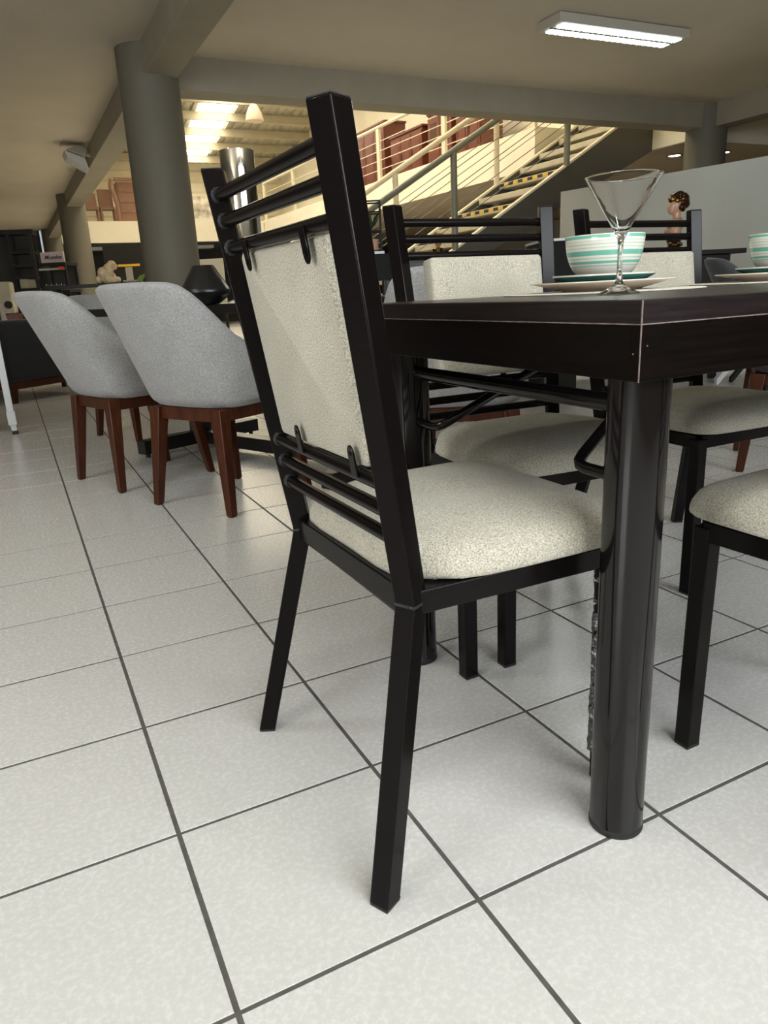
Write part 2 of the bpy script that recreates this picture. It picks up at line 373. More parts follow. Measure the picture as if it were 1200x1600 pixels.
for k in range(3):
    x0 = -.6+k*1.17
    window(k+1, (x0, FY, 1.42), (x0+1.17, FY, 2.6), 'x')
struct(MB().b2((LX-.1, FY, 0), (LX+.05, 27, 0.75)).b2((LX-.1, FY, 2.45), (LX+.05, 27, CEIL)).b2((LX-.1, FY, 0.75), (LX+.05, -2.65, 2.45)).b2((LX-.1, -.35, 0.75), (LX+.05, 27, 2.45)).build('wall_left', 'wall', smooth=False))
window(4, (LX, -2.65, 0.75), (LX, -.35, 2.45), 'y')
wall('wall_right', (13.85, -3, 0), (14, 27, 9), 'wall')
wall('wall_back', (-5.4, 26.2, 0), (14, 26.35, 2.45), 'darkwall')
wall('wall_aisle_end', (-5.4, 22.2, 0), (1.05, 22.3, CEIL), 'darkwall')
ub = wall('wall_upper_back', (1.3, 26.2, 2.45), (14, 26.35, 5.25), 'cream')
for z in (3.55, 4.02, 4.32, 4.62, 4.95):
    MB().b2((1.4, 26.17, z), (9.4, 26.2, z+0.035)).build('wall_moulding', 'rail_pale', ub, smooth=False)
wall('wall_upper_left', (1.3, 6.5, CEIL), (1.4, 26.2, 8.9), 'cream')
wall('wall_upper_front', (1.3, 6.5, CEIL), (14, 6.62, 8.9), 'cream')
wall('wall_upper_right', (9.5, 9.0, 3.02), (9.6, 26.2, 8.5), 'cream')

def beam(lo, hi): return struct(MB().b2(lo, hi).build('beam', 'beam', bevel=0.006, seg=1, smooth=False))
beam((1.225, -2.85, 2.56), (1.505, 22.2, CEIL+.02))
beam((1.3, 6.38, 2.525), (8.15, 6.66, CEIL+.02))
beam((8.05, -2.85, 2.525), (8.33, 6.66, CEIL+.02))
def column(x, y, r=0.245):
    return struct(MB().lathe([(r, 0), (r, CEIL+.01)], 48).build('column', 'column', loc=(x, y, 0)))
for x, y in ((1.30, 6.33), (1.33, 15.1), (1.33, 21.9), (8.15, 6.5)): column(x, y)
baseboard = None

# mezzanines round the atrium
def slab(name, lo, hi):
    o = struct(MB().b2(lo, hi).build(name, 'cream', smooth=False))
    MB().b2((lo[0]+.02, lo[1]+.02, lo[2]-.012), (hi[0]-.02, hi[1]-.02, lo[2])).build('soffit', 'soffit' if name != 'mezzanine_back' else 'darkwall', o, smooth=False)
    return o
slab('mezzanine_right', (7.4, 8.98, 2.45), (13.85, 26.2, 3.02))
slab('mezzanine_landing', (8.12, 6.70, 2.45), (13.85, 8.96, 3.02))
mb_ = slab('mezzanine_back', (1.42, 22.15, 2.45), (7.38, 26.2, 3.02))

# roof over the atrium: sheet, purlins, roof lights
SL = math.tan(math.radians(10)); rz_ = lambda y: 5.068+(26.0-y)*SL
rf = MB(); prof = []; x = 1.3
while x < 13.9:
    prof += [(x, 0), (x+.13, 0), (x+.16, .035), (x+.22, .035)]; x += .25
ra = [(px_, 6.5, rz_(6.5)+.2+h) for px_, h in prof]; rb = [(px_, 26.3, rz_(26.3)+.2+h) for px_, h in prof]
rf.rings([ra, rb, [(a, b, c+.02) for a, b, c in rb], [(a, b, c+.02) for a, b, c in ra]], False, False)
roof = struct(rf.build('roof', 'roofmetal', smooth=False))
ys = []
yy = 25.42
while yy > 7: ys.append(yy); yy -= 1.09
for y in ys:
    MB().box((0, 0, 0), (12.4, .09, .21)).build('purlin', 'purlin', roof, (7.6, y, rz_(y)+.065), smooth=False)
pm = MB(); L = 0.96
h_ = .43
pm.add([(-.48, -h_, h_*SL), (.48, -h_, h_*SL), (.48, h_, -h_*SL), (-.48, h_, -h_*SL), (-.48, -h_, .01+h_*SL), (.48, -h_, .01+h_*SL), (.48, h_, .01-h_*SL), (-.48, h_, .01-h_*SL)],
       [(0, 3, 2, 1), (4, 5, 6, 7), (0, 1, 5, 4), (1, 2, 6, 5), (2, 3, 7, 6), (3, 0, 4, 7)])
pmesh = pm.mesh('roof_light', False); pmesh.materials.append(MT['skylight'])
for y in ys[:-1]:
    place('roof_light', pmesh, roof, (6.2, y-.545, rz_(y-.545)+.15))
for x_ in (2.2, 3.8):  # extra rows on the hidden part of the roof, added to light the atrium
    for y in ys[6:-1]: place('roof_light', pmesh, roof, (x_, y-.545, rz_(y-.545)+.15))

# ---------------------------------------------------------------- dining chairs of black steel tube
TH = 0.45
def make_dining_chair(label):
    t = thing('dining_chair', label, 'chair', group='black steel dining chairs round the table')
    ZK, ZT = 0.3993, 0.9676; wf_, wk, wt = 0.239, 0.1896, 0.2146; xk, xt = 0.0855, 0.0014
    def upr(z):
        k = (z-ZK)/(ZT-ZK); return xk+(xt-xk)*k, wk+(wt-wk)*k
    for s in (-1, 1):
        p = [(0, s*wf_, 0.004), (xk, s*wk, ZK), (xt, s*wt, ZT)]
        o = MB().sq(p, [0.0150, 0.0154, 0.0165], -s*TH).build('rear_leg', 'metal', t, bevel=0.0018, seg=2)
        MB().sq([(xt, s*wt, ZT+.0002), (xt-.0004, s*wt, ZT+.0018)], [0.0158, 0.0150], -s*TH).build('end_cap', 'plug', o, smooth=False)
        MB().sq([(0, s*wf_, 0), (0.001, s*wf_, 0.006)], [0.0140, 0.0146], -s*TH).build('foot_cap', 'plug', o, smooth=False)
        MB().sq([(xk-.0002, s*wk, ZK-.002), (xk-.0002, s*wk, ZK+.002)], 0.0158, -s*TH).build('weld_bead', 'weld', o, smooth=False)
    for s in (-1, 1):
        o = MB().sq([(0.428, s*0.195, 0.004), (0.424, s*0.193, 0.405)], 0.015, 0).build('front_leg', 'metal', t, bevel=0.0028, seg=2)
        MB().sq([(0.428, s*0.195, 0), (0.428, s*0.195, 0.006)], [0.0140, 0.0146], 0).build('foot_cap', 'plug', o, smooth=False)
    for z in (0.932, 0.896, 0.858, 0.560, 0.524, 0.488):
        x, wy = upr(z); x -= 0.005
        o = MB().tube([(x, -wy+.008, z), (x, wy-.008, z)], 0.0096, 14).build('back_rail', 'metal', t)
        for s in (-1, 1):
            MB().tube([(x, s*(wy-.013), z), (x, s*(wy-.019), z)], 0, 12, rad=[0.0128, 0.0100]).build('weld_bead', 'weld', o)
    zr = 0.401
    for s in (-1, 1):
        MB().add(*bar((xk-.002, s*wk, zr), (0.424, s*0.193, zr-.004), 0.026, 0.033)).build('seat_rail', 'metal', t, bevel=0.002)
    MB().add(*bar((xk, -wk, zr), (xk, wk, zr), 0.024, 0.038)).build('seat_rail', 'metal', t, bevel=0.002)
    MB().add(*bar((0.424, -.193, zr-.004), (0.424, .193, zr-.004), 0.026, 0.033)).build('seat_rail', 'metal', t, bevel=0.002)
    # seat cushion
    out = seat_outline()
    mbx = MB(); cx = 0.27
    def ring(sc, z): return [(cx+(p[0]-cx)*sc, p[1]*sc, z) for p in out]
    mbx.rings([ring(.90, .4180), ring(.97, .4185), ring(.993, .4205), ring(1.0, .4255), ring(.999, .433), ring(.989, .443), ring(.965, .453), ring(.915, .4625), ring(.82, .4715), ring(.66, .4790), ring(.43, .4835), ring(.15, .485)])
    mbx.build('seat_cushion', 'beige', t, ang=80)
    mb2 = MB(); mb2.rings([ring(.945, .4165), ring(.945, .4225)]); mb2.build('seat_board', 'underlay', t, smooth=False)
    # back cushion, leaning with the uprights
    za, zb = 0.572, 0.846; h = zb-za; wd = 0.312
    xa, _ = upr(za); xb, _ = upr(zb); lean = math.atan2(xb-xa, h)
    o2 = rrect(wd, h+.004, 0.008, 4)
    rg = []
    for xx, sc in ((0.0, .975), (.002, .99), (.006, 1.0), (.034, 1.0), (.040, .994), (.044, .98), (.0465, .94), (.048, .8), (.049, .4)):
        rg.append([(xx, p[0]*(1-(1-sc)), p[1]*(1-(1-sc)*.9)) for p in o2])
    pc = MB().rings(rg)
    bc = pc.build('back_cushion', 'beige', t, ((xa+xb)/2-.006, 0.008, (za+zb)/2+.001), (0, lean, 0), ang=70)
    # four steel straps that hold the cushion on the rails
    for yb_, zc, up in ((0.103, 0.841, 1), (-0.116, 0.839, 1), (0.060, 0.581, -1), (-0.127, 0.581, -1)):
        x, _ = upr(zc)
        st = strap(up)
        st.build('strap', 'metal', t, (x-.0155, yb_, zc), (0, lean, 0), bevel=0.0006, seg=1)
    return t
def bar(a, b, wdt, hgt):
    a, b = Vector(a), Vector(b); d = (b-a).normalized(); n = Vector((-d.y, d.x, 0)).normalized()*wdt/2; u = Vector((0, 0, hgt/2))
    vs = [a-n-u, a+n-u, a+n+u, a-n+u, b-n-u, b+n-u, b+n+u, b-n+u]
    return [tuple(v) for v in vs], [(3, 2, 1, 0), (4, 5, 6, 7), (0, 1, 5, 4), (1, 2, 6, 5), (2, 3, 7, 6), (3, 0, 4, 7)]
def strap(up):
    out = []
    n = 8; hw = 0.0086
    for k in range(n+1):
        a = PI*k/n; out.append((hw*math.cos(a)*1.0, -0.008*up - up*0.013*math.sin(a)))
    out = out if up > 0 else out
    pts = [(hw, 0.021*up)] + out + [(-hw, 0.021*up)]
    m = MB(); m.rings([[(-.0015, p[0], p[1]) for p in pts], [(.0015, p[0], p[1]) for p in pts]])
    m.lathe([(0.0032, 0), (0.0028, 0.0012)], 10)
    # rivet head turned to face backwards
    k = len(pts)*2
    for q in range(k, len(m.v)):
        v = m.v[q]; m.v[q] = (-.0015-v[2], v[0], v[1]-0.010*up)
    return m
def seat_outline():
    # rear edge between the uprights, wider in front, rounded front corners
    pts = []
    half = [(0.082, 0.0), (0.080, 0.10), (0.084, 0.150), (0.098, 0.168), (0.125, 0.186), (0.155, 0.205), (0.19, 0.214), (0.25, 0.218), (0.33, 0.220), (0.40, 0.220),
            (0.432, 0.216), (0.454, 0.204), (0.467, 0.182), (0.472, 0.14), (0.476, 0.07), (0.477, 0.0)]
    for p in half: pts.append(p)
    for p in reversed(half[1:-1]): pts.append((p[0], -p[1]))
    return list(reversed(pts))

chair_a = make_dining_chair('black steel dining chair nearest the camera, seen from behind at the table end')
chair_a.location = (0.2145, 0.296, 0); chair_a.rotation_euler = (0, 0, 0.016)
chair_b = dup(chair_a, (1.031, -0.324, 0), PI/2, 'black steel dining chair at right edge, only seat corner and front leg in view')
chair_c = dup(chair_a, (0.940, 0.921, 0), -PI/2-0.02, 'black steel dining chair facing us across the table, left of the bowl')
chair_d = dup(chair_a, (1.545, 0.985, 0), -PI/2, 'black steel dining chair facing us across the table, behind the martini glass')
# crinkled packing film left on the right front leg of the end chair
wr = MB(); rr_ = random.Random(3); rings = []
for k in range(30):
    z = 0.05+0.32*k/29
    rings.append([(0.4275+(0.0163+rr_.uniform(0, .0022))*a, -0.1945+(0.0163+rr_.uniform(0, .0022))*b, z+rr_.uniform(-.003, .003)) for a, b in ((-1, -1), (0, -1.02), (1, -1), (1.02, 0), (1, 1), (0, 1.02), (-1, 1), (-1.02, 0))])
wr.rings(rings, False)
wrap = wr.build('plastic_wrap', 'film', chair_a, smooth=False)
wrap['label'] = 'crinkled clear packing film'

# ---------------------------------------------------------------- dining table
tb_ = thing('dining_table', 'dark wenge dining table with round black steel legs', 'table', (0.525, -0.042, 0))
TL, TW = 1.62, 0.727
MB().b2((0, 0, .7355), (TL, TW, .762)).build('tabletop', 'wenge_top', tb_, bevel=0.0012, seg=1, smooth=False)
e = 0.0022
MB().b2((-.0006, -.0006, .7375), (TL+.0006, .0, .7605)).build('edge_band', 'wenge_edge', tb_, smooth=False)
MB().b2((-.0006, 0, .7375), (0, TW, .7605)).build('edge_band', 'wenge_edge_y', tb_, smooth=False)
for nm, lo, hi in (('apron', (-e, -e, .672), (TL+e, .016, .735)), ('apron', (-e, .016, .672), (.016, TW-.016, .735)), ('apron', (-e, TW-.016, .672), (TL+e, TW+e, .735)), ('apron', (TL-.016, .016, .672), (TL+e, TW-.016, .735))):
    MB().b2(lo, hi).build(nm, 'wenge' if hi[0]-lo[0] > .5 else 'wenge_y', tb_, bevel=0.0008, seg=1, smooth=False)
o = MB().b2((-e, -e, .7349), (TL+e, .0, .7362)).b2((-e, 0, .7349), (0, TW, .7362)).build('ledge', 'worn_lit_edge', tb_, smooth=False); o['label'] = 'ledge under the tabletop, coloured pale for the light it catches'  # pale colour stands for light caught along the ledge
o = MB().b2((-e-.0004, -e-.0004, .672), (-e+.0008, -e+.0008, .735)).b2((-.0010, -.0010, .7362), (.0004, .0004, .7615)).build('worn_corner', 'worn_lit_edge', tb_, smooth=False)
for q in ((.008, -e, .712), (-e, .008, .703)):
    MB().ball(q, .0011, 6, 4).build('screw_hole', 'worn_lit_edge', tb_)
legs = []
for x, y in ((.066, .062), (.066, .665), (TL-.066, .062), (TL-.066, .665)):
    o = MB().lathe([(.0385, .006), (.0385, .672)], 48).build('leg', 'leg_metal', tb_, (x, y, 0)); legs.append((x, y))
    MB().lathe([(.0382, 0), (.0393, .002), (.0393, .009), (.0386, .011)], 40).build('foot_ring', 'plug', o)
for xl in (.066, TL-.066):
    MB().tube([(xl, .062, .630), (xl, .665, .630)], .0127, 16).build('cross_tube', 'leg_metal', tb_)
def brace(x0, y0, sy, sx):
    p = [(x0, y0+sy*.034, .572)]
    p = [(x0, y0+sy*.03, .533), (x0, y0+sy*.090, .533), (x0+sx*.002, y0+sy*.105, .5345), (x0+sx*.008, y0+sy*.114, .539), (x0+sx*.018, y0+sy*.119, .545), (x0+sx*.25, y0+sy*.188, .669)]
    return MB().tube(p, .0085, 12)
for (x, y), sy, sx in ((legs[0], 1, 1), (legs[1], -1, 1), (legs[2], 1, -1), (legs[3], -1, -1)):
    brace(x, y, sy, sx).build('brace', 'leg_metal', tb_, ang=60)

# ---------------------------------------------------------------- tableware
ZT_ = 0.762
def setting(cx, cy, tags, glass=None):
    mt = MB().lathe([(.188, 0), (.190, .0012), (.190, .0022), (.187, .003)], 64).build('placemat', 'placemat', loc=(cx, cy, ZT_))
    tag(mt, tags[0], 'placemat', 'round placemats')
    p = thing('dinner_plate', tags[1], 'plate', (cx, cy, ZT_+.003), group='dinner plates')
    MB().lathe([(.02, .0), (.072, .0), (.075, .001), (.078, .003), (.098, .0078), (.120, .0135), (.1355, .0162), (.1365, .0168)], 64).build('underside', 'ceramic_out', p, ang=60)
    MB().lathe([(.1365, .0168), (.1363, .0184), (.134, .0187), (.128, .0172)], 64).build('rim', 'ceramic', p, ang=60)
    MB().lathe([(.128, .0172), (.110, .0130), (.085, .0082), (.07, .0070), (.01, .0065)], 64).build('well', 'green', p, ang=60)
    s = thing('side_plate', tags[2], 'plate', (cx+.004, cy, ZT_+.0105), group='side plates')
    MB().lathe([(.015, 0), (.055, 0), (.058, .003), (.078, .0105), (.095, .0190), (.0965, .0205)], 56).build('underside', 'green', s, ang=60)
    MB().lathe([(.0965, .0205), (.0963, .0232), (.0940, .0236), (.089, .0215)], 56).build('rim', 'ceramic', s, ang=60)
    MB().lathe([(.089, .0215), (.068, .0125), (.05, .0085), (.01, .008)], 56).build('well', 'green', s, ang=60)
    b = thing('bowl', tags[3], 'bowl', (cx+.004, cy, ZT_+.0188), group='green striped bowls')
    MB().lathe([(.018, 0), (.030, 0), (.034, .002), (.036, .0045), (.048, .012), (.058, .0225), (.0655, .036), (.0705, .052), (.0733, .071), (.0742, .0840), (.0735, .0855)], 64).build('outer_wall', 'bowl', b, ang=60)
    MB().lathe([(.0735, .0855), (.0715, .085), (.0680, .055), (.0625, .036), (.054, .021), (.042, .011), (.01, .008)], 64).build('inner_wall', 'ceramic', b, ang=60)
setting(0.948, 0.480, ('round cream placemat under the full bowl beside the martini glass', 'dinner plate with green centre under the left place setting', 'green side plate directly under the left striped bowl', 'green striped ivory bowl behind the martini glass'))
setting(1.492, 0.493, ('round cream placemat at the right picture edge', 'dinner plate with green centre cut by the right picture edge', 'green side plate under the bowl at the right edge', 'green striped ivory bowl cut by the right picture edge'))
g = thing('martini_glass', 'clear martini glass with long stem at the table corner', 'glass', (0.768, 0.247, ZT_+.0005))
def seg_line(p, q, ts): return [(p[0]+(q[0]-p[0])*t, p[1]+(q[1]-p[1])*t) for t in ts]
TS = (0, .02, .06, .2, .4, .6, .8, .95, .99, 1)
MB().lathe([(.002, .001), (.0315, .0003), (.0328, .0008), (.0330, .0014), (.0318, .0022), (.026, .0045), (.018, .0080), (.011, .0122), (.0068, .0170), (.0048, .0235), (.0041, .034), (.0038, .05), (.0039, .064), (.0042, .073), (.0054, .0805), (.0085, .0880)]
           + seg_line((.0122, .0950), (.0576, .1707), TS) + [(.0576, .1715), (.0571, .1719), (.0566, .1716)]
           + seg_line((.0564, .1707), (.0128, .0982), TS) + [(.0105, .0955), (.0075, .0938), (.004, .0929), (.0008, .0926)], 64).build('goblet', 'glass', g, ang=50)

# ---------------------------------------------------------------- upholstered tub chairs
def lerp(a, b, t): return a+(b-a)*t
def sstep(a, b, x):
    t = min(1, max(0, (x-a)/(b-a))); return t*t*(3-2*t)
def make_tub_chair(label, fab, group):
    t = thing('tub_chair', label, 'chair', group=group)
    Z0 = 0.405
    NU, NV = 36, 12
    def perim(u, z):
        """u in [-1,1] round the shell: 0 = middle of the back, +-1 = arm fronts"""
        k = (z-Z0)/0.445
        a = 0.205+0.20*k; wv = 0.235+0.045*k
        s_ = abs(u)*1.45; sg = 1 if u >= 0 else -1
        if s_ <= 1.0:
            ph = s_*PI/2
            x = -a*(math.cos(ph)**0.50 if math.cos(ph) > 1e-6 else 0); y = wv*math.sin(ph)**0.72
        else:
            x = (s_-1)*0.46; y = wv-(s_-1)*0.01
        return x, sg*y
    def ztop(u):
        s_ = abs(u)*1.45
        return 0.852 - 0.010*min(1, s_/.5)**2 - 0.230*sstep(0.42, 1.10, s_)
    rings = []
    for i in range(NU+1):
        u = -1+2*i/NU; zt = ztop(u); ring = []
        def pt(z, ins):
            x, y = perim(u, z); d = math.hypot(x-.03, y)
            f = (d-ins)/d
            return (.03+(x-.03)*f, y*f, z)
        zs = [Z0+(zt-.022-Z0)*(j/NV) for j in range(NV+1)]
        ring.append(pt(Z0-.012, .075)); ring.append(pt(Z0-.008, .045)); ring.append(pt(Z0, .020)); ring.append(pt(Z0+.018, .004))
        for z in zs[1:]: ring.append(pt(z, 0 if z > Z0+.03 else .002))
        ring.append(pt(zt-.008, .004)); ring.append(pt(zt, .018)); ring.append(pt(zt-.003, .034)); ring.append(pt(zt-.018, .046))
        for z in reversed(zs[2:-1]): ring.append(pt(z, .052))
        ring.append(pt(Z0+.03, .075))
        rings.append(ring)
    m = MB(); m.rings(rings, True)
    m.build('shell', fab, t, ang=75)
    if True:
        out = []
        for k in range(28):
            a = 2*PI*k/28; c, s_ = math.cos(a), math.sin(a)
            out.append((0.06+0.225*math.copysign(abs(c)**.6, c), 0.20*math.copysign(abs(s_)**.6, s_)))
        R_ = lambda sc, z: [(0.06+(p[0]-.06)*sc, p[1]*sc, z) for p in out]
        MB().rings([R_(.93, .405), R_(1, .42), R_(1, .455), R_(.97, .475), R_(.85, .485), R_(.5, .492)]).build('seat_cushion', fab, t, ang=75)
    fr = MB()
    for a, b in (((-.165, -.165), (-.165, .165)), ((.19, -.175), (.19, .175)), ((-.165, -.165), (.19, -.175)), ((-.165, .165), (.19, .175))):
        fr.add(*bar((a[0], a[1], .375), (b[0], b[1], .375), .022, .05))
    fr.build('frame', 'walnut', t, bevel=.002, seg=1)
    for top, foot in (((-.165, -.165), (-.20, -.205)), ((-.165, .165), (-.20, .205)), ((.19, -.175), (.25, -.205)), ((.19, .175), (.25, .205))):
        o = MB().sq([(foot[0], foot[1], .004), (top[0], top[1], .398)], [.0150, .0270], 0.0).build('leg', 'walnut', t, bevel=.003, seg=2)
        MB().sq([(foot[0], foot[1], 0), (foot[0], foot[1], .005)], .0115).build('foot_glide', 'plug', o, smooth=False)
    return t
GRP = 'upholstered tub chairs in the background'
tub_a = make_tub_chair('pale grey tub chair with walnut legs, nearer of the two at left', 'grey', GRP)
tub_a.location = (0.596, 2.216, 0); tub_a.rotation_euler = (0, 0, math.radians(30))
dup(tub_a, (0.338, 2.848, 0), math.radians(19), 'pale grey tub chair with walnut legs, leftmost of the pair')
dup(tub_a, (0.56, 4.08, 0), math.radians(-67), 'pale grey tub chair at the far table end, seen between the two nearer chairs')
dup(tub_a, (1.285, 1.56, 0), math.radians(64), 'pale grey tub chair half hidden behind the dining chair left of the bowl')
dup(tub_a, (1.83, 2.72, 0), math.radians(203), 'pale grey tub chair on the far side of the black table, mostly hidden by uprights')
dk = make_tub_chair('charcoal tub chair at right edge behind the plates', 'darkgrey', GRP)
dk.location = (2.78, 1.28, 0); dk.rotation_euler = (0, 0, math.radians(-50))

# ---------------------------------------------------------------- black table behind with its vases
bt = thing('black_table', 'long black table behind the pale grey tub chairs', 'table', (1.03, 2.79, 0), math.radians(113))
MB().b2((-.9, -.46, .728), (.9, .46, .766)).build('tabletop', 'blackwood', bt, bevel=.003, seg=1, smooth=False)
for s in (-1, 1):
    r_ = MB().b2((s*.685-.035, -.385, .022), (s*.685+.035, .385, .092)).build('runner', 'blackwood', bt, bevel=.002, seg=1, smooth=False)
    for q in (-.35, .35): MB().lathe([(.012, 0), (.012, .024)], 12).build('levelling_foot', 'plug', r_, (s*.685, q, 0))
    MB().b2((s*.685-.035, -.05, .092), (s*.685+.035, .05, .728)).build('post', 'blackwood', bt, bevel=.002, seg=1, smooth=False)
MB().b2((-.65, -.04, .025), (.65, .04, .092)).build('stretcher', 'blackwood', bt, bevel=.002, seg=1, smooth=False)
v = MB().lathe([(.03, 0), (.052, .001), (.060, .006), (.094, .030), (.104, .044), (.105, .054), (.100, .064), (.048, .150), (.043, .156), (.040, .156), (.041, .148), (.02, .09)], 48).build('vase', 'black_gloss', loc=(.662, 2.52, .766))
tag(v, 'squat black bell-shaped vase on the black table', 'vase', 'vases on the black table')
v = MB().lathe([(.05, 0), (.072, .0), (.073, .004), (.073, .606), (.0725, .610), (.068, .610), (.067, .600), (.066, .1), (.02, .08)], 48).build('vase', 'chrome', loc=(.878, 2.60, .766))
tag(v, 'tall chrome cylinder vase on the black table', 'vase', 'vases on the black table')
nk = thing('napkin', 'folded white napkin beside the squat black vase', 'napkin', (.76, 2.47, .7665), .4)
MB().add([(-.03, -.02, 0), (.035, -.015, 0), (.03, .02, 0), (-.02, .02, 0), (-.02, -.01, .004), (.034, -.004, .020), (.026, .016, .016), (-.015, .014, .004)], [(3, 2, 1, 0), (4, 5, 6, 7), (0, 1, 5, 4), (1, 2, 6, 5), (2, 3, 7, 6), (3, 0, 4, 7)]).build('fold', 'whiteboard', nk)

# ---------------------------------------------------------------- left background
st = thing('clothes_rack', 'white steel rack post with rubber foot at left edge', 'rack', (-.190, 4.66, 0), 0)
MB().sq([(0, 0, .13), (0, 0, 1.05)], .021).build('post', 'white', st, bevel=.004)
MB().sq([(0, 0, .062), (0, 0, .15)], .0255).build('sleeve', 'white', st, bevel=.003)
MB().sq([(.004, 0, .022), (0, 0, .065)], [.015, .018]).build('adjuster', 'white', st, bevel=.002)
MB().sq([(.006, 0, 0), (.006, 0, .024)], .019).build('rubber_foot', 'plug', st, bevel=.004)
MB().b2((-1.2, -.02, .98), (.02, .02, 1.03)).build('cross_bar', 'white', st, smooth=False)
MB().sq([(-1.2, 0, 0), (-1.2, 0, 1.05)], .021).build('post', 'white', st, bevel=.004)
bx_ = thing('wood_cabinet', 'tan wooden cabinet edge behind the white rack post', 'cabinet', (-.60, 4.98, 0))
MB().b2((-.5, -.2, .06), (.32, .2, .55)).build('body', 'brownwood', bx_, bevel=.004, smooth=False)
MB().b2((-.48, -.18, 0), (.30, .18, .06)).build('plinth', 'redwood', bx_, smooth=False)
sf = thing('sofa', 'dark slate sofa with wooden base at far left', 'sofa', (-.185, 6.33, 0), math.radians(40))
MB().b2((.02, .02, .12), (.92, 1.75, .18)).build('base_frame', 'walnut', sf, bevel=.006, smooth=False)
for x, y in ((.08, .08), (.86, .08), (.08, 1.69), (.86, 1.69)): MB().sq([(x, y, 0), (x, y, .125)], [.022, .035]).build('leg', 'walnut', sf, smooth=False)
MB().b2((0, 0, .18), (.94, .22, .70)).build('arm', 'sofa', sf, bevel=.045, seg=4)
MB().b2((0, 1.55, .18), (.94, 1.77, .70)).build('arm', 'sofa', sf, bevel=.045, seg=4)
MB().b2((0, .2, .18), (.24, 1.57, .82)).build('backrest', 'sofa', sf, bevel=.05, seg=4)
MB().b2((.22, .22, .18), (.92, .88, .46)).build('seat_cushion', 'sofa', sf, bevel=.04, seg=4)
MB().b2((.22, .89, .18), (.92, 1.55, .46)).build('seat_cushion', 'sofa', sf, bevel=.04, seg=4)
pl = MB(); RR = lambda sc, y: [(p[0]*sc, y, p[1]*sc) for p in rrect(.44, .42, .05, 4)]
pl.rings([RR(.75, -.07), RR(.95, -.05), RR(1, 0), RR(.95, .05), RR(.75, .07)])
pl = pl.build('throw_pillow', 'pillow', loc=(-.30, 6.72, .665), rot=(math.radians(-18), 0, math.radians(35)), ang=80)
tag(pl, 'cream throw pillow with dark stripes on the slate sofa', 'pillow')

# tall black shelving against the far left
sh = thing('shelving_unit', 'tall black shelving unit at far left under the ceiling', 'shelf', (0.10, 14.5, 0), math.radians(-14))
for x in (-1.2, .04, .40):
    for y in (0, .35): MB().box((x, y, 1.05), (.045, .045, 2.10)).build('post', 'plug', sh, smooth=False)
for z in (.55, .92, 1.12, 1.32, 1.52, 1.75): MB().b2((.02, 0, z-.02), (.42, .37, z+.02)).build('shelf', 'plug', sh, smooth=False)
MB().b2((-1.3, -.03, 2.05), (.46, .38, 2.13)).build('header', 'plug', sh, smooth=False)
MB().b2((-1.2, .33, .2), (.40, .36, 2.05)).build('back_panel', 'darkwall', sh, smooth=False)
for k, (x, z, dx, dz) in enumerate(((.15, .94, .12, .15), (.30, .94, .10, .13), (.17, 1.14, .15, .16), (.31, 1.14, .12, .15))):
    o = MB().box((0, 0, dz/2), (dx, .2, dz)).build('storage_box', 'box', bevel=.003, seg=1, smooth=False)
    o.location = sh.matrix_basis @ Vector((x, .14, z)); o.rotation_euler = (0, 0, math.radians(-14))
    tag(o, ('small pale box at left on the lower black shelf', 'small pale box at right on the lower black shelf', 'large pale box at left on the upper black shelf', 'pale box at right on the upper black shelf')[k], 'box', 'boxes on the black shelving')
ma = thing('coffee_machine', 'white boxy appliance with round black dial by the shelving', 'appliance', (-.12, 13.2, 0), math.radians(-10))
MB().b2((-.25, -.2, .0), (.22, .2, .72)).build('pedestal', 'redwood', ma, bevel=.01, smooth=False)
MB().b2((-.19, -.18, .72), (.17, .18, 1.22)).build('body', 'box', ma, bevel=.02, seg=3)
MB().tube([(.10, -.185, .86), (.10, -.215, .86)], .06, 20).build('dial', 'plug', ma)
MB().b2((-.12, -.19, 1.05), (-.08, -.18, 1.15)).build('button_strip', 'plug', ma, smooth=False)
# sign rack
sr = thing('sign_rack', 'black display rack carrying the pale sign board', 'rack', (.505, 9.72, 0), math.radians(-34))
for x in (-.17, .17):
    for y in (0, .25): MB().box((x, y, .655), (.025, .025, 1.31)).build('post', 'plug', sr, smooth=False)
for z in (.3, .62, .98, 1.30): MB().b2((-.19, -.02, z-.02), (.19, .27, z+.02)).build('shelf', 'plug', sr, smooth=False)
MB().b2((-.17, .25, .3), (.17, .262, 1.3)).build('back_panel', 'darkwall', sr, smooth=False)
MB().b2((-.17, -.024, 1.232), (.17, -.016, 1.256)).build('price_strip', 'box', sr, smooth=False)
MB().b2((.09, -.026, 1.236), (.17, -.0245, 1.268)).build('orange_tag', 'orange', sr, smooth=False)
sg = thing('sign_board', 'pale pink sign board with dark script on the black rack', 'sign', (.505, 9.72, 1.32), math.radians(-34))
MB().b2((-.155, .03, 0), (.155, .055, .128)).build('board', 'sign', sg, bevel=.002, smooth=False)
tc = bpy.data.curves.new('lettering', 'FONT'); tc.body = 'Muxelva'; tc.size = .068; tc.shear = .25; tc.align_x = 'CENTER'; tc.extrude = .0008; tc.offset = .0012
tmp = bpy.data.objects.new('lettering_curve', tc); COL.objects.link(tmp); bpy.context.view_layer.update()
tmesh = bpy.data.meshes.new_from_object(tmp.evaluated_get(bpy.context.evaluated_depsgraph_get())); bpy.data.objects.remove(tmp)
tmesh.materials.clear(); tmesh.materials.append(MT['ink'])
place('lettering', tmesh, sg, (.012, .029, .044), (PI/2, 0, 0))
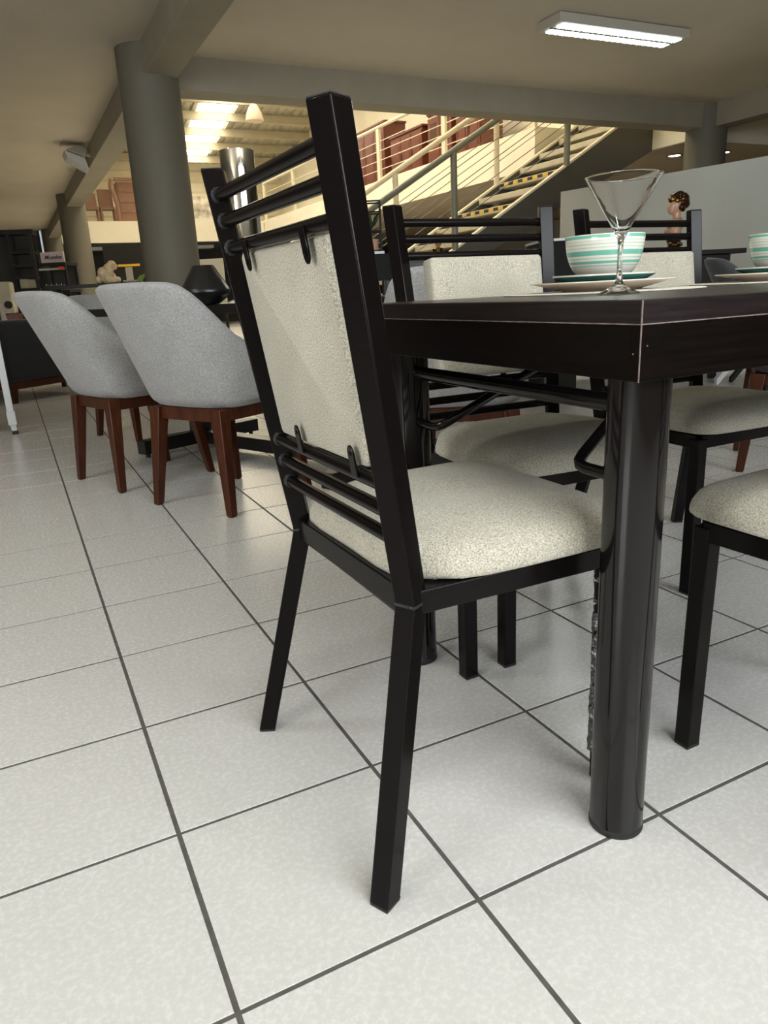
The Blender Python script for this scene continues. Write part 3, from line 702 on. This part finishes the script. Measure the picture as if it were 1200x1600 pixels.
for k in range(8):
    o = thing('bottle', 'tiny pale bottle, %s from the left in the row under the sign' % ('first', 'second', 'third', 'fourth', 'fifth', 'sixth', 'seventh', 'eighth')[k], 'bottle', sr.matrix_basis @ Vector((-.15+.034*k, .05, 1.0)), group='little bottles on the sign rack')
    MB().lathe([(.011, 0), (.012, .003), (.012, .04), (.005, .052), (.005, .06)], 12).build('body', 'box', o)
    MB().lathe([(.006, .06), (.006, .07)], 10).build('cap', 'plug' if k % 2 else 'white', o)
o = MB().lathe([(.016, 0), (.018, .004), (.018, .035), (.012, .042)], 14).build('candle', 'orange', loc=sr.matrix_basis @ Vector((.155, .05, 1.0)))
tag(o, 'small red candle at the end of the bottle row', 'candle')
# console with plush animal
cs_ = thing('console_table', 'black console table behind the tub chairs holding the tan plush', 'table', (.80, 7.46, 0), math.radians(-26))
MB().b2((-.52, -.16, .955), (.52, .18, .99)).build('top', 'blackwood', cs_, bevel=.003, smooth=False)
for x in (-.49, .49):
    for y in (-.13, .15): MB().sq([(x, y, 0), (x, y, .955)], .02).build('leg', 'blackwood', cs_, smooth=False)
MB().b2((-.48, -.12, .3), (.48, .14, .33)).build('shelf', 'blackwood', cs_, smooth=False)
p = thing('plush_animal', 'tan fluffy plush animal sitting on the black console', 'plush toy', (.870, 7.43, .992), math.radians(-26))
q = MB()
for c, r in (((0, 0, .06), (.085, .06, .065)), ((-.03, 0, .10), (.07, .055, .06)), ((.02, 0, .14), (.055, .05, .05)), ((.055, 0, .175), (.045, .042, .042)), ((.085, 0, .155), (.028, .03, .03)), ((.06, -.02, .03), (.03, .03, .03)), ((-.09, 0, .04), (.035, .03, .04)), ((-.06, 0, .125), (.03, .03, .03)), ((.03, .03, .19), (.02, .015, .03)), ((.10, 0, .03), (.03, .035, .03))):
    q.ball(c, r)
q.build('body', 'plush', p, remesh=.008)
MB().ball((.108, 0, .158), .008).build('nose', 'plug', p)
MB().ball((.09, -.02, .178), .005).build('eye', 'plug', p)
o = thing('leaf_ornament', 'bright green leaf ornament on the black console', 'ornament', (1.16, 7.30, .99), math.radians(-26))
MB().add([(-.05, -.01, 0), (.02, -.01, 0), (.07, -.01, .085), (.0, -.01, .06), (-.05, .01, 0), (.02, .01, 0), (.07, .01, .085), (.0, .01, .06)], [(3, 2, 1, 0), (4, 5, 6, 7), (0, 1, 5, 4), (1, 2, 6, 5), (2, 3, 7, 6), (3, 0, 4, 7)]).build('leaf', 'leaf', o, bevel=.004)
MB().tube([(-.055, 0, .004), (-.02, 0, .03)], .005, 8).build('stalk', 'leaf', o)
o = thing('beaded_garland', 'white beaded garland lying on the console beside the leaf', 'garland', (1.075, 7.335, .991), math.radians(-26))
for k in range(9): MB().ball((-.07+.018*k, .010*math.sin(k*2.1), .012), .0115, 10, 6).build('bead', 'box', o)
o = MB().lathe([(.006, 0), (.008, .01), (.008, .09), (.004, .1)], 12).build('candle', 'white', loc=(1.215, 7.27, .99)); tag(o, 'slim white candle at the right end of the console', 'candle')

# boards and dark furniture under the back mezzanine
o = thing('dark_cabinet', 'dark cabinet with a yellow front strip under the far balcony', 'cabinet', (2.62, 15.1, 0), math.radians(-26))
MB().b2((-.9, 0, 0), (.9, .45, 1.9)).build('body', 'plug', o, smooth=False)
MB().b2((-.64, -.012, 1.50), (-.20, 0, 1.545)).build('strip', 'yellow', o, smooth=False)
MB().b2((-.50, -.008, .9), (-.36, 0, 1.49)).build('door_panel', 'wall', o, smooth=False)
o = thing('display_board', 'cream display board standing behind the squat vase', 'board', (2.27, 8.80, 0), math.radians(-40))
MB().b2((-.2, 0, .75), (.16, .03, 1.27)).build('board', 'whiteboard', o, bevel=.003, smooth=False)
for x in (-.16, .12): MB().b2((x-.015, .03, 0), (x+.015, .06, 1.2)).build('prop', 'plug', o, smooth=False)
for k, x in enumerate((3.0, 5.2)):
    o = thing('ceiling_lamp', ('unlit strip lamp under the far balcony, left one', 'unlit strip lamp under the far balcony, right one')[k], 'lamp', (x, 23.6, 2.438), group='strip lamps under the far balcony')
    MB().b2((-.9, -.15, -.08), (.9, .15, 0)).build('housing', 'white', o, smooth=False)
    MB().b2((-.86, -.11, -.09), (.86, .11, -.08)).build('diffuser', 'box', o, smooth=False)

# ---------------------------------------------------------------- staircase to the mezzanine
YN, YF = 7.35, 8.85
zs_ = lambda x: 1.283+.5777*(x-5.05)
sc_ = thing('staircase', 'open concrete staircase rising to the right with steel railings', 'staircase', (2.83, 8.1, 0))
ox, oy = 2.83, 8.1
def P(x, y, z): return (x-ox, y-oy, z)
X0, X1 = 2.9, 8.12
def stringer(y, wdt, deep, mat, nm):
    m = MB(); a0 = zs_(X0); 
    vs = []
    for yy_ in (y-wdt/2, y+wdt/2):
        vs += [P(X0, yy_, max(0, zs_(X0)-deep)), P(X1, yy_, zs_(X1)-deep), P(X1, yy_, zs_(X1)), P(X0, yy_, max(.03, zs_(X0)))]
    m.add(vs, [(0, 3, 2, 1), (4, 5, 6, 7), (0, 1, 5, 4), (1, 2, 6, 5), (2, 3, 7, 6), (3, 0, 4, 7)])
    return m.build(nm, mat, sc_, smooth=False)
stringer(YN+.04, .07, .62, 'stair_dark', 'stringer')
stringer(YF-.04, .07, .30, 'stair_dark', 'stringer')
for y in (YN+.04, YF-.04):
    MB().add(*bar(P(X0, y, zs_(X0)+.012), P(X1, y, zs_(X1)+.012), .075, .03)).build('stringer_cap', 'rail_pale', sc_, smooth=False)
# sloping soffit under the flight
m = MB(); vs = []
for yy_ in (YN+.07, YF-.07): vs += [P(X0+.9, yy_, zs_(X0+.9)-.34), P(X1, yy_, zs_(X1)-.34), P(X1, yy_, zs_(X1)-.28), P(X0+.9, yy_, zs_(X0+.9)-.28)]
m.add(vs, [(0, 3, 2, 1), (4, 5, 6, 7), (0, 1, 5, 4), (1, 2, 6, 5), (2, 3, 7, 6), (3, 0, 4, 7)]); m.build('soffit_plate', 'stair_dark', sc_, smooth=False)
RUN, RISE = .36, .208
k0 = -9
for k in range(k0, 6):
    xx = 6.27+k*RUN; z = 1.985+k*RISE
    if z < .1 or xx > X1: continue
    tr = MB().b2(P(xx-.03, YN+.08, z-.075), P(xx+.38, YF-.08, z)).build('tread', 'tread', sc_, bevel=.006, seg=1, smooth=False)
    if k in (-1, 1, -4):
        n_ = 12; wd_ = (YF-YN-.2)/n_
        for q in range(n_):
            MB().b2(P(xx-.034, YN+.1+q*wd_, z-.05), P(xx-.031, YN+.1+(q+1)*wd_, z-.01)).build('tape_block', 'tape' if q % 2 == 0 else 'tape_black', tr, smooth=False)
def srail(y, mat, xs, x0=2.95, x1=8.1):
    MB().tube([P(x0, y, zs_(x0)+1.11), P(x1, y, zs_(x1)+1.11)], .037, 14).build('handrail', mat, sc_)
    for x in xs:
        MB().tube([P(x, y, zs_(x)), P(x, y, zs_(x)+1.09)], .04, 14).build('post', mat, sc_)
    for dz in (.30, .50, .70, .90):
        MB().tube([P(x0, y, zs_(x0)+dz), P(x1, y, zs_(x1)+dz)], .0055, 6).build('cable', 'cable', sc_)
srail(YN+.02, 'rail_steel', (3.25, 4.95, 6.66, 8.05))
srail(YF-.02, 'rail_pale', (3.25, 4.93, 6.60, 8.05))

# railing on the right mezzanine
mr_ = thing('balcony_railing', 'cream steel balcony railing with cables along the upper floor', 'railing', (7.47, 9.05, 3.02))
MB().tube([(0, 0, 1.03), (0, 13.1, 1.03)], .035, 12).build('handrail', 'rail_pale', mr_)
for y in (.05, 2.62, 5.25, 7.9, 10.5, 13.05):
    MB().box((0, y, .5), (.06, .12, 1.0)).build('post', 'rail_pale', mr_, bevel=.006, seg=1, smooth=False)
for z in (.22, .40, .58, .76): MB().tube([(0, 0, z), (0, 13.1, z)], .008, 6).build('cable', 'rail_pale', mr_)

# cherry cabinets on the right mezzanine
def cabinet(loc, wdt, hgt, dep, label, glazed):
    t = thing('wardrobe', label, 'cabinet', loc, 0, 'cherry cabinets on the upper floor')     # front faces -X
    MB().b2((0, 0, .05), (dep, wdt, hgt-.05)).build('body', 'redwood', t, smooth=False)
    MB().b2((-.03, -.03, hgt-.05), (dep+.02, wdt+.03, hgt)).build('cornice', 'redwood', t, bevel=.01, smooth=False)
    MB().b2((.02, .02, 0), (dep, wdt-.02, .05)).build('plinth', 'redwood', t, smooth=False)
    n = 2 if wdt < 1.0 else 3
    for k in range(n):
        y0, y1 = wdt*k/n+.012, wdt*(k+1)/n-.012
        d = MB().b2((-.022, y0, .12), (-.001, y1, hgt-.10)).build('door', 'redwood', t, bevel=.004, seg=1, smooth=False)
        if glazed:
            MB().b2((-.026, y0+.10, hgt*.5), (-.0225, y1-.10, hgt-.22)).build('pane', 'cabinet_glass', d, smooth=False)
        else:
            MB().b2((-.030, y0+.07, .25), (-.0225, y1-.07, hgt-.25)).build('raised_panel', 'redwood', d, bevel=.003, seg=1, smooth=False)
        MB().b2((-.045, y1-.05, hgt*.45), (-.028, y1-.035, hgt*.62)).build('handle', 'chrome', d, smooth=False)
    return t
cabinet((8.45, 15.9, 3.02), 1.6, 1.55, .55, 'cherry cabinet on the upper floor, farthest, beside the chair upright', False)
cabinet((8.45, 14.15, 3.02), 1.45, 1.12, .6, 'low three-door cherry cabinet in the middle behind the balcony cables', False)
cabinet((8.45, 12.95, 3.02), .95, 1.25, .5, 'cherry cabinet with glazed doors behind the stair handrail', True)
cabinet((8.45, 11.95, 3.02), .85, 1.3, .5, 'cherry cabinet nearest the stairs, partly cut by the ceiling beam', False)

# brown furniture on the far mezzanine
def chest(loc, wdt, hgt, label, n):
    t = thing('chest_of_drawers', label, 'chest', loc, 0, 'light brown furniture on the far balcony')
    MB().b2((0, 0, 0), (wdt, .5, hgt)).build('body', 'brownwood', t, smooth=False)
    for k in range(n):
        MB().b2((.02, -.02, hgt*k/n+.015), (wdt-.02, 0, hgt*(k+1)/n-.015)).build('drawer', 'brownwood', t, bevel=.008, seg=1, smooth=False)
    return t
chest((3.32, 22.9, 3.02), 1.15, 1.12, 'wide light brown chest of drawers on the far balcony', 4)
o = thing('headboard', 'curved light brown headboard panel leaning beside the wide chest', 'headboard', (3.24, 22.6, 3.02))
MB().tube([(.0, 0, 0), (.0, 0, .5), (-.05, 0, .75), (-.12, 0, .95), (-.08, 0, 1.15)], .06, 10).build('side_post', 'brownwood', o)
MB().b2((.0, 0, 1.10), (1.2, .06, 1.20)).build('crest', 'brownwood', o, bevel=.02)
for k in range(2):
    o = thing('wooden_chair', ('light brown wooden chair at left on the far balcony', 'light brown wooden armchair beside the wide chest on the far balcony')[k], 'chair', (2.55+.45*k, 23.0, 3.02), group='wooden chairs on the far balcony')
    MB().b2((-.2, -.2, .38), (.2, .2, .44)).build('seat', 'brownwood', o, smooth=False)
    MB().b2((-.2, .16, .44), (.2, .2, .85+.1*k)).build('backrest', 'brownwood', o, bevel=.02)
    for x in (-.18, .18):
        for y in (-.18, .18): MB().sq([(x, y, 0), (x, y, .38)], .025).build('leg', 'brownwood', o, smooth=False)
o = thing('framed_picture', 'pale landscape picture propped on the far balcony wall', 'picture', (5.3, 23.2, 3.02))
MB().b2((0, 0, .18), (1.3, .04, .80)).build('canvas', plain('grey_print', (.5, .47, .40), .8, noise=.6, nscale=4), o, smooth=False)
MB().b2((-.04, .01, .14), (1.34, .05, .19)).build('frame', 'white', o, smooth=False)
for x in (.1, 1.2): MB().b2((x-.02, .0, 0), (x+.02, .3, .16)).build('foot', 'brownwood', o, smooth=False)

# ---------------------------------------------------------------- lamps and ceiling fittings
def fixture(loc, label, watts):
    fx = thing('fluorescent_fixture', label, 'lamp', loc, math.radians(-1.0), 'twin-tube ceiling fixtures')
    MB().b2((-.69, -.143, -.068), (.69, .143, 0)).build('housing', 'fixture_white', fx, bevel=.003, smooth=False)
    for y in (-.066, .066):
        MB().b2((-.63, y-.040, -.076), (.63, y+.040, -.0685)).build('louvre', 'tube_light', fx, smooth=False)
        for k in range(19):
            MB().box((-.60+k*.0667, y, -.079), (.006, .084, .007)).build('louvre_blade', 'white', fx, smooth=False)
    MB().b2((-.66, -.02, -.074), (.66, .02, -.0682)).build('spine', 'wall', fx, smooth=False)
    area('fixture_light', (loc[0], loc[1], loc[2]-.085), (0, 0, math.radians(-1.0)), 1.26, .22, watts, (1.0, 0.99, 0.95))
fixture((4.80, 4.59, 2.786), 'white ceiling fixture with two lit louvred tubes in view', 9)
fixture((0.55, -0.85, 2.786), 'white twin-tube ceiling fixture above the dining table end, added out of view for top light', 10)  # unseen fixture, added for more light from above
fixture((-2.0, 1.6, 2.786), 'white twin-tube ceiling fixture over the left aisle, added out of view for top light', 18)  # second unseen fixture, added to light the left side from above
def pendant(loc, label, ztop):
    t = thing('pendant_lamp', label, 'lamp', loc, group='ribbed bell pendants in the atrium')
    MB().lathe([(.20, 0), (.205, .02), (.17, .16), (.11, .28), (.05, .36), (.045, .35), (.10, .27), (.16, .15), (.19, .02)], 28).build('shade', 'lampglass', t, ang=60)
    MB().lathe([(.05, .35), (.06, .37), (.05, .45), (.01, .47)], 16).build('cap', 'lampglass', t)
    MB().tube([(0, 0, .46), (0, 0, ztop-loc[2])], .012, 8).build('cord', 'purlin', t)
pendant((5.55, 16.55, 4.53), 'ribbed bell pendant lamp hanging in the atrium below the roof lights', rz_(16.55)+.1)
pendant((4.95, 12.1, 4.42), 'ribbed bell pendant lamp cut off by the ceiling beam', rz_(12.1)+.1)
for k, (x, y) in enumerate(((8.76, 7.55), (9.33, 7.2))):
    o = thing('downlight', ('recessed downlight left of the far right column', 'recessed downlight right of the far right column')[k], 'lamp', (x, y, 2.437), group='recessed downlights')
    MB().lathe([(.11, 0), (.115, -.012), (.085, -.012), (.08, 0)], 24).build('trim_ring', 'soffit', o)
    MB().lathe([(.078, -.002), (.078, -.008)], 20).build('lens', 'downlight', o)
sp = thing('loudspeaker', 'pale tilted wall loudspeaker on the ceiling beam at left', 'loudspeaker', (1.225, 10.3, 2.66), 0)
MB().add([(-.33, -.20, .02), (-.30, -.20, -.06), (-.06, -.18, -.20), (-.09, -.18, -.06), (-.33, .20, .02), (-.30, .20, -.06), (-.06, .18, -.20), (-.09, .18, -.06)], [(3, 2, 1, 0), (4, 5, 6, 7), (0, 1, 5, 4), (1, 2, 6, 5), (2, 3, 7, 6), (3, 0, 4, 7)]).build('grille', 'white', sp, bevel=.01)
MB().add([(-.31, -.17, .03), (-.09, -.16, -.05), (-.03, -.1, .05), (-.15, -.1, .10), (-.31, .17, .03), (-.09, .16, -.05), (-.03, .1, .05), (-.15, .1, .10)], [(3, 2, 1, 0), (4, 5, 6, 7), (0, 1, 5, 4), (1, 2, 6, 5), (2, 3, 7, 6), (3, 0, 4, 7)]).build('cabinet', 'box', sp, bevel=.015)
MB().tube([(0, 0, .0), (-.08, 0, .02)], .025, 10).build('bracket', 'box', sp)

# ---------------------------------------------------------------- right background
pt_ = thing('partition', 'pale grey free-standing partition wall at right', 'partition', (6.01, 6.63, 0), math.atan2(4.276-6.626, 6.412-6.011))
MB().b2((0, -.06, 0), (4.6, 0, 1.80)).build('panel', 'panel', pt_, smooth=False)
MB().b2((0, -.062, 0), (4.6, .002, .08)).build('plinth', 'wall', pt_, smooth=False)
sb = thing('sideboard', 'black sideboard under the gilded bust', 'sideboard', (4.29, 3.80, 0), math.radians(-26))
MB().b2((-.75, -.2, .08), (.70, .2, .93)).build('body', 'blackwood', sb, bevel=.003, smooth=False)
MB().b2((-.80, -.24, .93), (.80, .24, .965)).build('top', 'blackwood', sb, bevel=.006, smooth=False)
for x in (-.70, .65):
    for y in (-.16, .16): MB().sq([(x, y, 0), (x, y, .08)], .025).build('leg', 'blackwood', sb, smooth=False)
for k in range(4): MB().b2((-.73+k*.355, -.212, .14), (-.39+k*.355, -.2, .9)).build('door', 'blackwood', sb, bevel=.003, smooth=False)
bu = thing('bust_sculpture', 'porcelain bust with gilded curly hair facing left on the sideboard', 'sculpture', (4.573, 3.63, .965), math.radians(-26))
q = MB()   # faces local -x
for c, r in (((0, 0, .335), (.052, .045, .060)), ((-.030, 0, .312), (.030, .034, .042)), ((-.056, 0, .318), (.014, .010, .014)), ((-.040, 0, .290), (.016, .018, .012)), ((.012, 0, .27), (.030, .030, .06)), ((.010, 0, .20), (.055, .10, .045)), ((-.05, -.05, .205), (.05, .04, .032)), ((-.01, 0, .15), (.06, .085, .06)), ((.03, .02, .23), (.03, .06, .03))):
    q.ball(c, r, 16, 12)
q.build('figure', 'skin', bu, remesh=.006)
h_ = MB(); rh = random.Random(5)
for k in range(34):
    a = rh.uniform(-PI, PI); e_ = rh.uniform(-.15, 1.35)
    r_ = .062
    h_.ball((.016+r_*math.cos(e_)*math.cos(a)*.95+.004, r_*math.cos(e_)*math.sin(a)*.85, .372+r_*math.sin(e_)*.75), rh.uniform(.016, .024), 10, 7)
for c, r in (((.05, 0, .375), .05), ((.065, 0, .345), .040), ((.03, -.035, .320), .026), ((.045, -.02, .31), .024), ((-.01, 0, .385), .045)): h_.ball(c, r, 12, 8)
h_.build('hair', 'bronze', bu, remesh=.006)
for c, r in (((-.035, -.035, .376), (.020, .012, .014)), ((-.005, -.052, .366), (.024, .010, .014)), ((.035, -.05, .374), (.02, .012, .012)), ((-.05, 0, .384), (.014, .02, .014))):
    MB().ball(c, r, 14, 10).build('gilt_curl', 'gold', bu)
MB().lathe([(.05, 0), (.075, 0), (.075, .015), (.055, .03), (.045, .06), (.06, .10), (.068, .115)], 28).build('pedestal', 'black_gloss', bu)
for k in range(6): MB().ball((-.06+.013*k, -.066-.004*math.sin(k), .122+.006*math.cos(k*2)), .011, 10, 8).build('gilt_bead', 'gold', bu)
for k in range(5): MB().ball((-.045+.02*k, -.058, .055+.008*math.cos(k*2)), .014, 10, 8).build('gilt_ornament', 'gold', bu)
cr = thing('bar_table', 'dark bar table with thin white top behind the dining chairs', 'table', (3.36, 3.60, 0), math.radians(-26))
MB().b2((-.12, -.3, 1.045), (.14, .3, 1.062)).build('top', 'white', cr, bevel=.002, smooth=False)
MB().b2((-.11, -.28, .06), (.13, .28, 1.045)).build('cabinet', 'underlay', cr, smooth=False)
MB().b2((-.12, -.29, 0), (.14, .29, .06)).build('plinth', 'plug', cr, smooth=False)
rc = thing('armchair', 'dark cherry wooden armchair behind the cream chair cushion', 'chair', (3.02, 4.12, 0), math.radians(-26))
MB().b2((-.25, -.25, .40), (.25, .25, .48)).build('seat', 'plug', rc, bevel=.02)
MB().b2((-.25, .2, .48), (.25, .26, .98)).build('backrest', 'redwood', rc, bevel=.02)
for x in (-.23, .23):
    MB().tube([(x, .2, .70), (x, -.1, .70), (x, -.2, .66), (x, -.24, .48)], .022, 8).build('arm', 'redwood', rc)
    for y in (-.22, .22): MB().sq([(x, y, 0), (x, y, .40)], [.016, .024]).build('leg', 'redwood', rc, smooth=False)
ps = thing('plant_stand', 'black wire plant stand with dark leaves beside the chair upright', 'plant stand', (2.25, 4.15, 0), math.radians(-26))
for x in (-.09, .06):
    for y in (-.07, .07): MB().tube([(x, y, 0), (x, y, 1.37)], .007, 8).build('rod', 'plug', ps)
for z in (.05, .55, 1.05, 1.18, 1.30, 1.37):
    MB().tube([(-.09, -.07, z), (.06, -.07, z), (.06, .07, z), (-.09, .07, z), (-.09, -.07, z)], .006, 6).build('ring_bar', 'plug', ps)
MB().lathe([(.04, 1.05), (.055, 1.06), (.06, 1.13), (.05, 1.13)], 16).build('pot', 'skin', ps, (-.015, 0, 0))
rl = random.Random(2)
for k in range(16):
    a = rl.uniform(0, 2*PI); L_ = rl.uniform(.06, .13); zz = rl.uniform(1.12, 1.22); w_ = .016
    ca, sa = math.cos(a), math.sin(a); h2 = L_*rl.uniform(.3, 1.2)
    pts = [(-.015, 0, zz), (-.015+ca*L_*.5-sa*w_, sa*L_*.5+ca*w_, zz+h2*.6), (-.015+ca*L_, sa*L_, zz+h2), (-.015+ca*L_*.5+sa*w_, sa*L_*.5-ca*w_, zz+h2*.6)]
    MB().add(pts+[(p_[0], p_[1], p_[2]-.002) for p_ in pts], [(0, 1, 2, 3), (7, 6, 5, 4), (0, 4, 5, 1), (1, 5, 6, 2), (2, 6, 7, 3), (3, 7, 4, 0)]).build('leaf', 'plant', ps)
wt_ = thing('side_table', 'black side table with thin white top left of the far dining chair', 'table', (2.02, 3.66, 0), math.radians(-26))
MB().b2((-.12, -.2, 1.0), (.06, .2, 1.015)).build('top', 'white', wt_, smooth=False)
MB().b2((-.12, -.19, .85), (.14, .19, 1.0)).build('drawer_box', 'underlay', wt_, smooth=False)
for x in (-.1, .11):
    for y in (-.17, .17): MB().sq([(x, y, 0), (x, y, .86)], .018).build('leg', 'plug', wt_, smooth=False)
db = thing('tall_dresser', 'dark dresser under the stairs holding the dried grass', 'dresser', (3.2, 4.9, 0), math.radians(-26))
MB().b2((-.45, -.2, .05), (.45, .2, 1.05)).build('body', 'blackwood', db, bevel=.004, smooth=False)
for k in range(3): MB().b2((-.43, -.215, .1+k*.31), (.43, -.2, .38+k*.31)).build('drawer', 'blackwood', db, bevel=.003, smooth=False)
MB().b2((-.43, -.18, 0), (.43, .18, .05)).build('plinth', 'plug', db, smooth=False)
gr = thing('dried_grass', 'fan of brown dried grass on the dark dresser', 'dried grass', (3.20, 4.85, 1.05), math.radians(-26))
MB().lathe([(.03, 0), (.045, .01), (.05, .05), (.03, .06)], 16).build('pot', 'gold', gr)
for k in range(22):
    a = -0.55+1.1*k/21; yv = .03*math.sin(k*2.3)
    MB().tube([(0, 0, .05), (.12*math.sin(a), yv, .05+.12*math.cos(a))], .005, 5, rad=[.0035, .006]).build('blade', 'straw', gr)
xt_ = thing('folding_table', 'white and black crossed table legs seen under the tabletop at right', 'table', (4.55, 2.85, 0), math.radians(-26))
for y in (-.25, .25):
    MB().add(*bar((-.12, y, .01), (.40, y, .70), .05, .06)).build('leg', 'white', xt_, smooth=False)
    MB().add(*bar((.02, y+.06, .01), (.55, y+.06, .70), .04, .05)).build('leg', 'plug', xt_, smooth=False)
MB().b2((-.1, -.35, .70), (1.1, .35, .73)).build('top', 'blackwood', xt_, smooth=False)
